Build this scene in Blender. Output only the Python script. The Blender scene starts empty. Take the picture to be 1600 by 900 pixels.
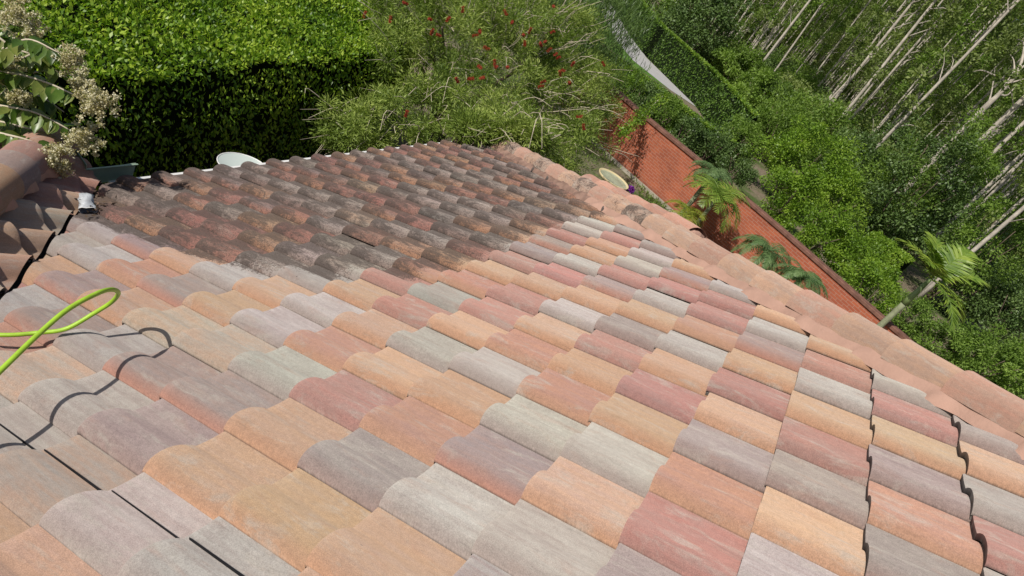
import bpy, bmesh, math, random
import numpy as np
from mathutils import Vector, Matrix

# ---------------------------------------------------------------- camera, light, exposure
scene = bpy.context.scene
COL = scene.collection
RW = np.array([[0.7344100441, 0.6420167700, -0.2201280041],
               [0.4711704160, -0.2488357369, 0.8462146389],
               [0.4885082662, -0.7251863505, -0.4852467731]])   # columns: image right, image down, view direction
CAM = np.array([0.635857, -2.315058, 6.303043])
FPX = 1047.41
cam_data = bpy.data.cameras.new('camera')
cam = bpy.data.objects.new('camera', cam_data)
COL.objects.link(cam)
cam_data.sensor_width = 36.0
cam_data.lens = FPX / 1600.0 * 36.0
cam_data.clip_end = 2000
cam.matrix_world = Matrix(((RW[0, 0], -RW[0, 1], -RW[0, 2], CAM[0]),
                           (RW[1, 0], -RW[1, 1], -RW[1, 2], CAM[1]),
                           (RW[2, 0], -RW[2, 1], -RW[2, 2], CAM[2]), (0, 0, 0, 1)))
scene.camera = cam

SUNDIR = Vector((-0.31, -0.62, 0.725)).normalized()      # towards the sun
world = bpy.data.worlds.new('World')
scene.world = world
world.use_nodes = True
wn = world.node_tree
bg = wn.nodes['Background']
sky = wn.nodes.new('ShaderNodeTexSky')
sky.sky_type = 'NISHITA'
sky.sun_disc = False
sky.sun_elevation = math.asin(SUNDIR.z)
sky.sun_rotation = math.atan2(SUNDIR.x, SUNDIR.y)
sky.air_density = 1.0
sky.dust_density = 2.0
wn.links.new(sky.outputs[0], bg.inputs[0])
bg.inputs[1].default_value = 0.08
sun_data = bpy.data.lights.new('sun', 'SUN')
sun_data.energy = 4.6
sun_data.angle = math.radians(0.5)
sun_data.color = (1.0, 0.95, 0.875)
sun = bpy.data.objects.new('sun', sun_data)
COL.objects.link(sun)
sun.rotation_euler = SUNDIR.to_track_quat('Z', 'Y').to_euler()
sun.location = (-20, -40, 60)
scene.view_settings.view_transform = 'Standard'
scene.view_settings.look = 'None'
scene.view_settings.gamma = 1
scene.view_settings.use_curve_mapping = False
scene.view_settings.exposure = -0.12
scene.cycles.max_bounces = 6
scene.cycles.transparent_max_bounces = 4

# ---------------------------------------------------------------- helpers
SL = math.radians(26.0)
CS, SN, T = math.cos(SL), math.sin(SL), math.tan(SL)
Z0 = 4.44908
L, W = 0.343, 0.30547
EAVE_D = 3.39                      # plan distance from the reference course to the eave
ZE = Z0 - EAVE_D * T
rng = np.random.default_rng(7)
random.seed(11)


def ray(x, y):
    d = RW @ np.array([(x - 800) / FPX, (y - 450) / FPX, 1.0])
    return d / np.linalg.norm(d)


def at_z(x, y, z):
    d = ray(x, y)
    return CAM + d * (z - CAM[2]) / d[2]


def at_y(x, y, Y):
    d = ray(x, y)
    return CAM + d * (Y - CAM[1]) / d[1]


def at_h(x, y, D):                 # point on a sight line at horizontal distance D
    d = ray(x, y)
    return CAM + d * D / math.hypot(d[0], d[1])


def tag(o, label=None, cat=None, group=None, kind=None):
    if label: o['label'] = label
    if cat: o['category'] = cat
    if group: o['group'] = group
    if kind: o['kind'] = kind
    return o


def empty(name, loc, label, cat, group=None, parent=None):
    o = bpy.data.objects.new(name, None)
    COL.objects.link(o)
    o.empty_display_size = 0.2
    o.location = Vector([float(c) for c in loc])
    return tag(o, label, cat, group)


def mesh_obj(name, V, F, mat, parent=None, smooth=False, uniform=None):
    """V (n,3) world coordinates, F list or (m,k) array"""
    me = bpy.data.meshes.new(name)
    V = np.asarray(V, dtype=np.float32)
    if isinstance(F, np.ndarray):
        k = F.shape[1]
        me.vertices.add(len(V))
        me.vertices.foreach_set('co', V.ravel())
        me.loops.add(F.size)
        me.loops.foreach_set('vertex_index', F.astype(np.int32).ravel())
        me.polygons.add(len(F))
        me.polygons.foreach_set('loop_start', np.arange(0, F.size, k, dtype=np.int32))
        me.polygons.foreach_set('loop_total', np.full(len(F), k, dtype=np.int32))
        me.update(calc_edges=True)
    else:
        me.from_pydata([tuple(map(float, v)) for v in V], [], F)
        me.update()
    me.materials.append(mat)
    if smooth:
        me.polygons.foreach_set('use_smooth', np.ones(len(me.polygons), dtype=bool))
    o = bpy.data.objects.new(name, me)
    COL.objects.link(o)
    if parent:
        o.parent = parent
        o.matrix_parent_inverse = Matrix.Translation(-parent.location) if parent.type == 'EMPTY' else Matrix()
    return o


class MB:
    def __init__(self): self.V = []; self.F = []

    def add(self, V, F):
        n = len(self.V)
        self.V += [tuple(map(float, v)) for v in V]
        self.F += [tuple(i + n for i in f) for f in F]

    def box(self, c, sx, sy, sz, rz=0):
        ca, sa = math.cos(rz), math.sin(rz)
        P = []
        for z in (-.5, .5):
            for x, y in ((-.5, -.5), (.5, -.5), (.5, .5), (-.5, .5)):
                X, Y = x * sx, y * sy
                P.append((c[0] + X * ca - Y * sa, c[1] + X * sa + Y * ca, c[2] + z * sz))
        self.add(P, [(3, 2, 1, 0), (4, 5, 6, 7), (0, 1, 5, 4), (1, 2, 6, 5), (2, 3, 7, 6), (3, 0, 4, 7)])

    def tube(self, pts, radii, n=8, cap=True):
        pts = [Vector(p) for p in pts]
        if not hasattr(radii, '__len__'): radii = [radii] * len(pts)
        up = None
        rings = []
        for i, p in enumerate(pts):
            t = (pts[min(i + 1, len(pts) - 1)] - pts[max(i - 1, 0)])
            if t.length < 1e-9: t = Vector((0, 0, 1))
            t.normalize()
            if up is None:
                up = Vector((1, 0, 0)) if abs(t.x) < .8 else Vector((0, 1, 0))
            a = (up - t * up.dot(t)).normalized()
            up = a
            b = t.cross(a)
            rings.append([p + (a * math.cos(2 * math.pi * k / n) + b * math.sin(2 * math.pi * k / n)) * radii[i] for k in range(n)])
        V = [v for r in rings for v in r]
        F = []
        for i in range(len(pts) - 1):
            for k in range(n):
                k2 = (k + 1) % n
                F.append((i * n + k, i * n + k2, (i + 1) * n + k2, (i + 1) * n + k))
        if cap:
            F.append(tuple(range(n - 1, -1, -1)))
            F.append(tuple((len(pts) - 1) * n + k for k in range(n)))
        self.add(V, F)

    def build(self, name, mat, parent=None, smooth=False):
        return mesh_obj(name, self.V, self.F, mat, parent, smooth)


def catmull(P, n=8):
    P = [np.array(p, float) for p in P]
    P = [2 * P[0] - P[1]] + P + [2 * P[-1] - P[-2]]
    out = []
    for i in range(1, len(P) - 2):
        for k in range(n):
            t = k / n
            out.append(0.5 * ((2 * P[i]) + (-P[i - 1] + P[i + 1]) * t + (2 * P[i - 1] - 5 * P[i] + 4 * P[i + 1] - P[i + 2]) * t * t
                              + (-P[i - 1] + 3 * P[i] - 3 * P[i + 1] + P[i + 2]) * t ** 3))
    out.append(P[-2])
    return out


# ---------------------------------------------------------------- materials
def new_mat(name, rough=0.8, spec=0.3):
    m = bpy.data.materials.new(name)
    m.use_nodes = True
    nt = m.node_tree
    b = nt.nodes['Principled BSDF']
    b.inputs['Roughness'].default_value = rough
    b.inputs['Specular IOR Level'].default_value = spec
    return m, nt, b


def N(nt, typ, **kw):
    n = nt.nodes.new(typ)
    for k, v in kw.items(): setattr(n, k, v)
    return n


def ramp(nt, fac, stops):
    r = N(nt, 'ShaderNodeValToRGB')
    e = r.color_ramp.elements
    while len(e) < len(stops): e.new(0.5)
    for i, (p, c) in enumerate(stops):
        e[i].position = p
        e[i].color = (c[0], c[1], c[2], 1) if hasattr(c, '__len__') else (c, c, c, 1)
    if fac is not None: nt.links.new(fac, r.inputs[0])
    return r.outputs[0]


def noise(nt, vec, scale, detail=4, rough=0.55, dist=0.0):
    n = N(nt, 'ShaderNodeTexNoise')
    n.inputs['Scale'].default_value = scale
    n.inputs['Detail'].default_value = detail
    n.inputs['Roughness'].default_value = rough
    n.inputs['Distortion'].default_value = dist
    if vec is not None: nt.links.new(vec, n.inputs['Vector'])
    return n.outputs['Fac']


def mapping(nt, vec, scale=(1, 1, 1), rot=(0, 0, 0)):
    n = N(nt, 'ShaderNodeMapping')
    n.inputs['Scale'].default_value = scale
    n.inputs['Rotation'].default_value = rot
    nt.links.new(vec, n.inputs['Vector'])
    return n.outputs[0]


def mix(nt, fac, a, b, mode='MIX'):
    n = N(nt, 'ShaderNodeMix', data_type='RGBA', blend_type=mode)
    for sock, v in ((n.inputs[0], fac), (n.inputs[6], a), (n.inputs[7], b)):
        if hasattr(v, 'links') or isinstance(v, bpy.types.NodeSocket): nt.links.new(v, sock)
        elif hasattr(v, '__len__'): sock.default_value = (v[0], v[1], v[2], 1)
        else: sock.default_value = v
    return n.outputs[2]


def math_n(nt, op, a, b=None, clamp=False):
    n = N(nt, 'ShaderNodeMath', operation=op)
    n.use_clamp = clamp
    for s, v in ((n.inputs[0], a), (n.inputs[1], b)):
        if v is None: continue
        if isinstance(v, bpy.types.NodeSocket): nt.links.new(v, s)
        else: s.default_value = v
    return n.outputs[0]


def bump(nt, b, h, strength=0.3, dist=0.01):
    n = N(nt, 'ShaderNodeBump')
    n.inputs['Strength'].default_value = strength
    n.inputs['Distance'].default_value = dist
    nt.links.new(h, n.inputs['Height'])
    nt.links.new(n.outputs[0], b.inputs['Normal'])


def attr(nt, name):
    n = N(nt, 'ShaderNodeAttribute')
    n.attribute_name = name
    return n


def simple(name, col, var=0.25, scale=6, rough=0.8, spec=0.3, bumps=0.2, bscale=60, bdist=.004):
    m, nt, b = new_mat(name, rough, spec)
    tc = N(nt, 'ShaderNodeTexCoord')
    f = noise(nt, tc.outputs['Object'], scale, 6)
    c = ramp(nt, f, [(0.25, [x * (1 - var) for x in col]), (0.75, [min(1, x * (1 + var)) for x in col])])
    nt.links.new(c, b.inputs['Base Color'])
    if bumps: bump(nt, b, noise(nt, tc.outputs['Object'], bscale, 5), bumps, bdist)
    return m


def leaf_mat(name, dark, mid, light, trans=0.3, rough=0.5, spec=0.35, pscale=0.6):
    m, nt, b = new_mat(name, rough, spec)
    tc = N(nt, 'ShaderNodeNewGeometry')
    a = attr(nt, 'rnd')
    f = math_n(nt, 'MULTIPLY_ADD', noise(nt, tc.outputs['Position'], pscale, 3), 1.2)
    f.node.inputs[2].default_value = -0.35
    f2 = math_n(nt, 'MULTIPLY_ADD', a.outputs['Fac'], 0.62)
    nt.links.new(f, f2.node.inputs[2])
    c = ramp(nt, f2, [(0.12, dark), (0.5, mid), (0.9, light)])
    nt.links.new(c, b.inputs['Base Color'])
    tr = N(nt, 'ShaderNodeBsdfTranslucent')
    nt.links.new(mix(nt, 1.0, c, (1.1, 1.25, 0.45), 'MULTIPLY'), tr.inputs['Color'])
    ms = N(nt, 'ShaderNodeMixShader')
    ms.inputs[0].default_value = trans
    nt.links.new(b.outputs[0], ms.inputs[1])
    nt.links.new(tr.outputs[0], ms.inputs[2])
    nt.links.new(ms.outputs[0], nt.nodes['Material Output'].inputs[0])
    return m


def tile_material():
    m, nt, b = new_mat('concrete_roof_tile', 0.9, 0.15)
    b.inputs['Diffuse Roughness'].default_value = 1.0
    c1, c2, uv, st = attr(nt, 'tcol'), attr(nt, 'tcol2'), attr(nt, 'tuv'), attr(nt, 'stain')
    v = uv.outputs['Vector']
    streak = noise(nt, mapping(nt, v, (3, 34, 1)), 1.0, 7, 0.68, 0.5)
    blotch = noise(nt, mapping(nt, v, (6, 11, 1)), 1.0, 6, 0.65)
    f = math_n(nt, 'ADD', math_n(nt, 'MULTIPLY', streak, 0.6), math_n(nt, 'MULTIPLY', blotch, 0.4))
    c = mix(nt, ramp(nt, f, [(0.42, 0), (0.62, 1)]), c1.outputs['Color'], c2.outputs['Color'])
    # pale and dark streaks along the barrel
    s2 = noise(nt, mapping(nt, v, (7, 70, 1)), 1.0, 4, 0.7, 0.4)
    c = mix(nt, 0.9, c, ramp(nt, s2, [(0.28, 0.80), (0.42, 0.97), (0.6, 1.0), (0.78, 1.14)]), 'MULTIPLY')
    wash = noise(nt, mapping(nt, v, (4, 13, 1)), 1.3, 6, 0.7, 0.6)
    c = mix(nt, ramp(nt, wash, [(0.53, 0), (0.68, 0.55)]), c, (0.40, 0.365, 0.32))
    warm = noise(nt, mapping(nt, v, (3, 9, 1)), 2.1, 4, 0.6, 0.4)
    c = mix(nt, ramp(nt, warm, [(0.56, 0), (0.72, 0.22)]), c, (0.36, 0.20, 0.14))
    # sand grain
    g = noise(nt, mapping(nt, v, (1, 1, 1)), 330, 2, 0.7)
    c = mix(nt, 1.0, c, ramp(nt, g, [(0.25, 0.72), (0.5, 1.0), (0.75, 1.28)]), 'MULTIPLY')
    g2 = noise(nt, v, 60, 4, 0.7)
    c = mix(nt, 1.0, c, ramp(nt, g2, [(0.3, 0.9), (0.7, 1.08)]), 'MULTIPLY')
    # few pits and scuffs
    pit = noise(nt, mapping(nt, v, (14, 60, 1)), 1.6, 4, 0.65, 0.6)
    c = mix(nt, ramp(nt, pit, [(0.70, 0), (0.76, 0.6)]), c, (0.13, 0.12, 0.12))
    # mildew: grows where the stain attribute is above zero
    gp = N(nt, 'ShaderNodeNewGeometry')
    e = noise(nt, gp.outputs['Position'], 5.5, 7, 0.75)
    edge = math_n(nt, 'ADD', st.outputs['Fac'], math_n(nt, 'MULTIPLY', math_n(nt, 'SUBTRACT', e, 0.5), 1.9))
    e2 = noise(nt, gp.outputs['Position'], 48, 4, 0.75)
    edge = math_n(nt, 'ADD', edge, math_n(nt, 'MULTIPLY', math_n(nt, 'SUBTRACT', e2, 0.5), 1.1))
    zone = ramp(nt, edge, [(0.14, 0), (0.34, 1)])
    speck = noise(nt, gp.outputs['Position'], 120, 3, 0.7)
    zone2 = math_n(nt, 'MULTIPLY', ramp(nt, edge, [(0.0, 0), (0.1, 1)]), ramp(nt, speck, [(0.52, 0), (0.6, 1)]))
    cloud = noise(nt, mapping(nt, v, (9, 17, 1), (0, 0, 0.75)), 0.9, 7, 0.72, 1.0)
    fine = noise(nt, mapping(nt, v, (16, 80, 1), (0, 0, 0.7)), 1.0, 5, 0.75)
    mk = math_n(nt, 'ADD', math_n(nt, 'MULTIPLY', cloud, 0.62), math_n(nt, 'MULTIPLY', fine, 0.38))
    lc = N(nt, 'ShaderNodeSeparateXYZ'); nt.links.new(attr(nt, 'loc').outputs['Vector'], lc.inputs[0])
    nd = N(nt, 'ShaderNodeMapRange'); nt.links.new(lc.outputs[0], nd.inputs[0]); nd.inputs[3].default_value = .11; nd.inputs[4].default_value = -.07
    pd = N(nt, 'ShaderNodeMapRange'); nt.links.new(lc.outputs[1], pd.inputs[0]); pd.inputs[1].default_value = .3; pd.inputs[2].default_value = .68; pd.inputs[3].default_value = -.01; pd.inputs[4].default_value = .045
    mk = math_n(nt, 'ADD', mk, math_n(nt, 'ADD', nd.outputs[0], pd.outputs[0]))
    cov = ramp(nt, mk, [(0.44, 0.08), (0.50, 0.50), (0.565, 0.97)])
    cov = math_n(nt, 'MULTIPLY', cov, zone)
    dirt = mix(nt, 1.0, c, (0.86, 0.79, 0.76), 'MULTIPLY')
    c = mix(nt, zone, c, dirt)
    c = mix(nt, math_n(nt, 'MULTIPLY', cov, 0.80), c, (0.072, 0.060, 0.054))
    c = mix(nt, math_n(nt, 'MULTIPLY', zone2, 0.75), c, (0.07, 0.055, 0.047))
    nt.links.new(c, b.inputs['Base Color'])
    hh = math_n(nt, 'ADD', math_n(nt, 'MULTIPLY', g, 0.6), math_n(nt, 'MULTIPLY', streak, 0.8))
    bump(nt, b, hh, 0.35, 0.003)
    return m


def brick_material():
    m, nt, b = new_mat('red_brick', 0.85, 0.2)
    uv = attr(nt, 'wuv')
    br = N(nt, 'ShaderNodeTexBrick')
    br.inputs['Scale'].default_value = 1
    br.inputs['Brick Width'].default_value = 0.23
    br.inputs['Row Height'].default_value = 0.083
    br.inputs['Mortar Size'].default_value = 0.006
    br.inputs['Mortar Smooth'].default_value = 0.3
    br.inputs['Color1'].default_value = (0.43, 0.125, 0.062, 1)
    br.inputs['Color2'].default_value = (0.34, 0.095, 0.052, 1)
    br.inputs['Mortar'].default_value = (0.40, 0.25, 0.19, 1)
    nt.links.new(uv.outputs['Vector'], br.inputs['Vector'])
    n1 = noise(nt, uv.outputs['Vector'], 1.3, 5, 0.6)
    n2 = noise(nt, mapping(nt, uv.outputs['Vector'], (5, 14, 1)), 1.0, 5, 0.7)
    sepz = N(nt, 'ShaderNodeSeparateXYZ'); nt.links.new(uv.outputs['Vector'], sepz.inputs[0])
    foot = math_n(nt, 'ADD', sepz.outputs[1], math_n(nt, 'MULTIPLY', n2, 0.5))
    brc = mix(nt, ramp(nt, n2, [(0.55, 0), (0.72, 0.5)]), br.outputs['Color'], (0.23, 0.085, 0.055))
    brc = mix(nt, ramp(nt, foot, [(0.25, 0.55), (0.50, 0.0)]), brc, (0.17, 0.11, 0.075))
    c = mix(nt, 1.0, brc, ramp(nt, n1, [(0.3, (0.78, 0.8, 0.82)), (0.7, (1.12, 1.1, 1.1))]), 'MULTIPLY')
    nt.links.new(c, b.inputs['Base Color'])
    bump(nt, b, br.outputs['Fac'], -0.4, 0.006)
    return m


M_TILE = tile_material()
M_BRICK = brick_material()
M_MORTAR = simple('pink_mortar', (0.42, 0.26, 0.20), 0.14, 7, 0.9, 0.2, 0.5, 60, .006)
M_CAPEDGE = simple('brown_cap_brick', (0.19, 0.095, 0.07), 0.4, 5, 0.9, 0.2, 0.4, 30)
M_DARK = simple('tile_underside', (0.09, 0.08, 0.075), 0.2, 20)
M_WHITE = simple('white_painted_metal', (0.78, 0.77, 0.74), 0.06, 3, 0.45, 0.5, 0)
M_GREEN = simple('pale_green_metal', (0.27, 0.36, 0.26), 0.12, 9, 0.5, 0.5, 0)
M_DISH = simple('pale_grey_plastic', (0.50, 0.56, 0.52), 0.05, 3, 0.5, 0.4, 0)
M_STUCCO = simple('tan_stucco', (0.45, 0.36, 0.26), 0.1, 5)
M_HOSE = new_mat('lime_hose', 0.42, 0.45)[0]
M_HOSE = simple('lime_hose', (0.34, 0.55, 0.04), 0.16, 22, 0.45, 0.4, 0.15, 150, .001)
M_BLACK = simple('black_gap', (0.02, 0.02, 0.022), 0.2, 10, 0.9, 0.1, 0)
M_BARK_PALE = simple('pale_bark', (0.46, 0.41, 0.35), 0.4, 3, 0.9, 0.1, 0.6, 25, .02)
M_TWIG = simple('pale_twig', (0.52, 0.45, 0.34), 0.25, 9, 0.8, 0.2, 0)
M_BARK = simple('brown_bark', (0.13, 0.10, 0.075), 0.35, 6, 0.9, 0.1, 0.6, 30, .02)
M_BOWL = simple('cream_glazed_pottery', (0.68, 0.56, 0.32), 0.1, 5, 0.4, 0.5, 0)
M_CORE = simple('inner_shade', (0.012, 0.018, 0.008), 0.3, 5, 1.0, 0.0, 0)


# ---------------------------------------------------------------- ground, path
def ground_mat():
    m, nt, b = new_mat('ground_soil_grass', 0.95, 0.1)
    g = N(nt, 'ShaderNodeNewGeometry')
    p = g.outputs['Position']
    n1 = noise(nt, p, 0.55, 6, 0.6)
    n2 = noise(nt, p, 7, 5, 0.7)
    soil = ramp(nt, n2, [(0.3, (0.15, 0.115, 0.08)), (0.7, (0.27, 0.22, 0.165))])
    grass = ramp(nt, n2, [(0.3, (0.05, 0.085, 0.025)), (0.7, (0.12, 0.16, 0.05))])
    nt.links.new(mix(nt, ramp(nt, n1, [(0.42, 0), (0.6, 1)]), soil, grass), b.inputs['Base Color'])
    bump(nt, b, n2, 0.6, 0.05)
    return m


tag(mesh_obj('ground', [(-155, -100, 0), (155, -100, 0), (155, 220, 0), (-155, 220, 0)], [(0, 1, 2, 3)], ground_mat()),
    'soil and rough grass around the house', None, None, 'structure')

PATHL = [(-33, 78), (-19.2, 49.8), (-14.9, 43.0), (-12.1, 40.1), (-9.0, 39.4)]
PATHR = [(-36, 84), (-23.4, 61.3), (-15.6, 48.7), (-12.8, 44.5), (-7.0, 40.0)]
V = [(x, y, 0.012) for x, y in PATHL] + [(x, y, 0.012) for x, y in PATHR]
n_ = len(PATHL)
tag(mesh_obj('path', V, [(i, n_ + i, n_ + i + 1, i + 1) for i in range(n_ - 1)], simple('grey_concrete', (0.42, 0.41, 0.40), 0.08, 2)),
    'light grey concrete path between the hedges', None, None, 'structure')
V = [(x - 3.2, y - 1.2, 0.008) for x, y in PATHL] + [(x, y, 0.008) for x, y in PATHL]
tag(mesh_obj('lawn_strip', V, [(i, n_ + i, n_ + i + 1, i + 1) for i in range(n_ - 1)], simple('lawn_grass', (0.10, 0.20, 0.035), 0.3, 25, 0.95, 0.1, 0.7, 80, .03)),
    'bright mown grass strip beside the grey path', None, None, 'structure')

# ---------------------------------------------------------------- roof tiles
TT = np.array([0, .02, .05, .10, .16, .22, .29, .36, .43, .50, .56, .62, .68, .76, .85, .93, 1.0])
AA = np.array([0, .006, .05, .10, .16, .22, .28, .33, .40])


def hump(t):
    t = np.asarray(t, float)
    x = np.clip(t / .62, 0, 1) ** .82
    h = .043 * (1 - np.abs(2 * x - 1) ** 2.3) * (t < .62) + np.where(t < .62, .010 * (1 - np.clip(t / .5, 0, 1)), 0)
    pan = np.where(t > .62, -.003 * np.sin(np.pi * (t - .62) / .38), 0)
    return h + pan


PAL = {'O': ((.435, .292, .200), (.41, .290, .22), (.465, .275, .175)),
       'X': ((.425, .310, .225), (.37, .335, .28), None),
       'G': ((.405, .375, .342), (.335, .29, .265), (.35, .29, .26)),
       'M': ((.275, .228, .215), (.33, .285, .26), (.31, .225, .20)),
       'N': ((.285, .235, .222), (.32, .235, .205), (.42, .225, .17)),
       'V': ((.33, .315, .29), (.29, .24, .22), None),
       'R': ((.385, .205, .172), (.35, .225, .195), None),
       'K': ((.41, .235, .172), (.36, .22, .185), (.45, .27, .18))}
ROWS = {-6: (-2, 'OOO'), -5: (-4, 'GGXGGO'), -4: (-4, 'XGMOOO'), -3: (-6, 'GNGNNOMGGM'), -2: (-7, 'ONOXXGRKNORG'),
        -1: (-8, 'GGKNOGKOOGGKOMG'), 0: (-8, 'GNOGOGOGGKOMMKR'), 1: (-7, 'RRGGOROKOROMMG'.replace('OMMG', 'ORMG')),
        2: (-6, 'OGGRVROROROOO'), 3: (-3, 'KKRGMGOGRM'), 4: (-3, 'OOOOOKNRGO'), 5: (-3, 'RRRNGRGOR'), 6: (-3, 'GMGRRROM'),
        7: (-3, 'ONOGNGM'), 8: (-3, 'OROGOK'), 9: (-3, 'RGRMO'), 10: (-3, 'GGMK'), 11: (-2, 'OG'), 12: (-2, 'G')}
UB = [(1.4, -3.3), (2.32, -3.28), (2.43, -2.6), (3.5, -2.15), (4.7, -2.1), (7.0, -2.05), (8.9, -2.1), (10.8, -1.96), (11.9, -.85), (30, -.5)]
VB = [(-30, -2), (-9.4, -.2), (-8.2, .25), (-6.6, .45), (-5.25, .69), (-4.34, .99), (-3.38, 1.38), (-3.3, 1.6), (20, 1.6)]


def tile_kind(u, v):
    if v in ROWS:
        s0, s = ROWS[v]
        if 0 <= u - s0 < len(s): return s[u - s0]
    return random.choices('OXGMNVRK', (2.5, 1, 3, 3, 2, 1.5, 5, 2.5))[0]


def stain_amt(u, v):
    ub = np.interp(v, [p[0] for p in UB], [p[1] for p in UB])
    vb = np.interp(u, [p[0] for p in VB], [p[1] for p in VB])
    return np.clip(np.minimum((ub - u) * 1.6 + .1, (v - vb) * 1.3 + .1), -1.2, 1.6)


def tile_plane(name, origin, A, B, us, vs, cuts, parent, kindf=tile_kind, stainf=None, seed=1, mat=None):
    """concrete S tiles laid on a plane; every course is one exposure up the slope; clipped by vertical planes"""
    r = np.random.default_rng(seed)
    A, B = np.array(A, float), np.array(B, float)
    Nn = np.cross(A, B)
    na, nt_ = len(AA), len(TT)
    a2, t2 = np.meshgrid(AA, TT, indexing='ij')
    VV, FF, C1, C2, UV, ST, LO = [], [], [], [], [], [], []
    # vertex template: top grid, nose underside row, left lip row
    base = 0
    top = []
    for i in range(na - 1):
        for j in range(nt_ - 1):
            top.append((i * nt_ + j, (i + 1) * nt_ + j, (i + 1) * nt_ + j + 1, i * nt_ + j + 1))
    n0 = na * nt_
    for j in range(nt_ - 1):
        top.append((j, j + 1, n0 + j + 1, n0 + j))                   # nose face
    n1 = n0 + nt_
    for i in range(na - 1):
        top.append((i * nt_, n1 + i, n1 + i + 1, (i + 1) * nt_))     # side lip
    n2 = n1 + na
    for j in range(nt_ - 1):
        top.append((n0 + j, n0 + j + 1, n2 + j + 1, n2 + j))         # underside return
    nv = n2 + nt_
    top = np.array(top)
    k = 0
    for u in us:
        for v in vs:
            c = np.array(origin) + A * (u + .5) * L + B * (v + .5) * W
            if any(((c[0] * cx + c[1] * cy) - cc) * sgn > .45 for cx, cy, cc, sgn in cuts): continue
            dz, tw, sl, rl = r.normal(0, .0022), r.normal(0, .007), r.normal(0, .004), r.normal(0, .0024)
            h = hump(t2) - .034 * a2 / L + dz + rl * (t2 - .5) * 2 * 0.6
            h[0, :] -= .0035
            aa = a2 + u * L + sl + tw * (t2 - .5) * W * 1.0
            bb = t2 * (W + .004) - .003 + v * W - tw * (a2 - .17)
            Ptop = np.stack([aa, bb, h], -1).reshape(-1, 3)
            nose = np.stack([aa[0], bb[0], h[0] - .029], -1)
            lip = np.stack([aa[:, 0], bb[:, 0] + .001, h[:, 0] - .012], -1)
            und = np.stack([aa[0] + .06, bb[0], h[0] - .031], -1)
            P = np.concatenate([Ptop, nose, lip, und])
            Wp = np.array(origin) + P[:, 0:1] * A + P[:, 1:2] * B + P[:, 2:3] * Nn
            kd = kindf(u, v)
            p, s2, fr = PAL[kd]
            p, s2 = np.array(p), np.array(s2)
            jit = 1 + r.normal(0, .045)
            hue = 1 + r.normal(0, .02, 3)
            tl = np.concatenate([t2.ravel(), TT, np.zeros(na), TT])
            al = np.concatenate([a2.ravel(), np.zeros(nt_), AA, np.zeros(nt_)])
            col = np.repeat(p[None], nv, 0) * jit * hue
            col2 = np.repeat(s2[None], nv, 0) * jit * hue
            if fr is not None:
                w = np.clip(1 - tl / .17, 0, 1)[:, None]
                col = col * (1 - w) + np.array(fr) * w
                col2 = col2 * (1 - w * .8) + np.array(fr) * w * .8
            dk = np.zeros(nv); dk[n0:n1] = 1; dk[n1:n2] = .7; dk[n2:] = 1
            dkc = np.array((.075, .062, .055))  # nose, lip and underside coloured dark to stand in for shaded gaps
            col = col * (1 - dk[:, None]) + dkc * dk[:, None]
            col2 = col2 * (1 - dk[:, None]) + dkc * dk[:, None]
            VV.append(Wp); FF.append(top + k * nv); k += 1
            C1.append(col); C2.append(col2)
            off = r.uniform(0, 60, 2)
            UV.append(np.stack([al + off[0], tl * W + off[1], np.full(nv, off[0])], -1))
            uu, vv2 = u + al / L, v + tl
            LO.append(np.stack([al / L, tl, np.zeros(nv)], -1))
            ST.append(stainf(uu, vv2) if stainf else np.full(nv, -1.5))
    V = np.concatenate(VV)
    o = mesh_obj(name, V, np.concatenate(FF), mat or M_TILE, parent)
    me = o.data
    for nm, arr, ty, key in (('tcol', np.concatenate(C1), 'FLOAT_COLOR', 'color'), ('tcol2', np.concatenate(C2), 'FLOAT_COLOR', 'color')):
        at = me.attributes.new(nm, ty, 'POINT')
        at.data.foreach_set(key, np.c_[np.clip(arr, 0, 1), np.ones(len(arr))].astype(np.float32).ravel())
    at = me.attributes.new('tuv', 'FLOAT_VECTOR', 'POINT')
    at.data.foreach_set('vector', np.concatenate(UV).astype(np.float32).ravel())
    at = me.attributes.new('stain', 'FLOAT', 'POINT')
    at.data.foreach_set('value', np.concatenate(ST).astype(np.float32).ravel())
    at = me.attributes.new('loc', 'FLOAT_VECTOR', 'POINT')
    at.data.foreach_set('vector', np.concatenate(LO).astype(np.float32).ravel())
    bm = bmesh.new(); bm.from_mesh(me)
    for cx, cy, cc, sgn in cuts:
        nrm = Vector((cx, cy, 0)).normalized()
        co = nrm * (cc / math.hypot(cx, cy))
        bmesh.ops.bisect_plane(bm, geom=bm.verts[:] + bm.edges[:] + bm.faces[:], plane_co=co, plane_no=nrm * sgn, clear_outer=True)
    bm.to_mesh(me); bm.free()
    # smooth along the barrels, crisp at noses
    me.polygons.foreach_set('use_smooth', np.ones(len(me.polygons), dtype=bool))
    me.set_sharp_from_angle(angle=math.radians(38))
    return o


house = empty('tiled_house', (1.0, 0.0, 0.0), 'house with a multicoloured barrel tile roof seen from above, stained dark near the eave', 'house')
AM, BM_ = (CS, 0, SN), (0, 1, 0)
AY, BY = (0, -CS, SN), (1, 0, 0)
CH, CV, CL = 3.27, -2.60, -3.14     # plan lines x + y = c of the hip, the valley and the left hip
tile_plane('roof_slope', (0, 0, Z0), AM, BM_, range(-11, 12), range(-16, 24), [(1, 1, CH - .06, 1), (1, 1, CV + .045, -1)], house, stainf=stain_amt)


def kind_left(u, v):
    return random.choices('OXGMKR', (0, 0, 3, 1, 0, 0))[0] if u > -6 else random.choices('KXRO', (3, 3, 1, 3))[0]


def kind_dull(u, v): return random.choices('OXKRM', (3, 2, 3, 2, 1))[0]


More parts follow.
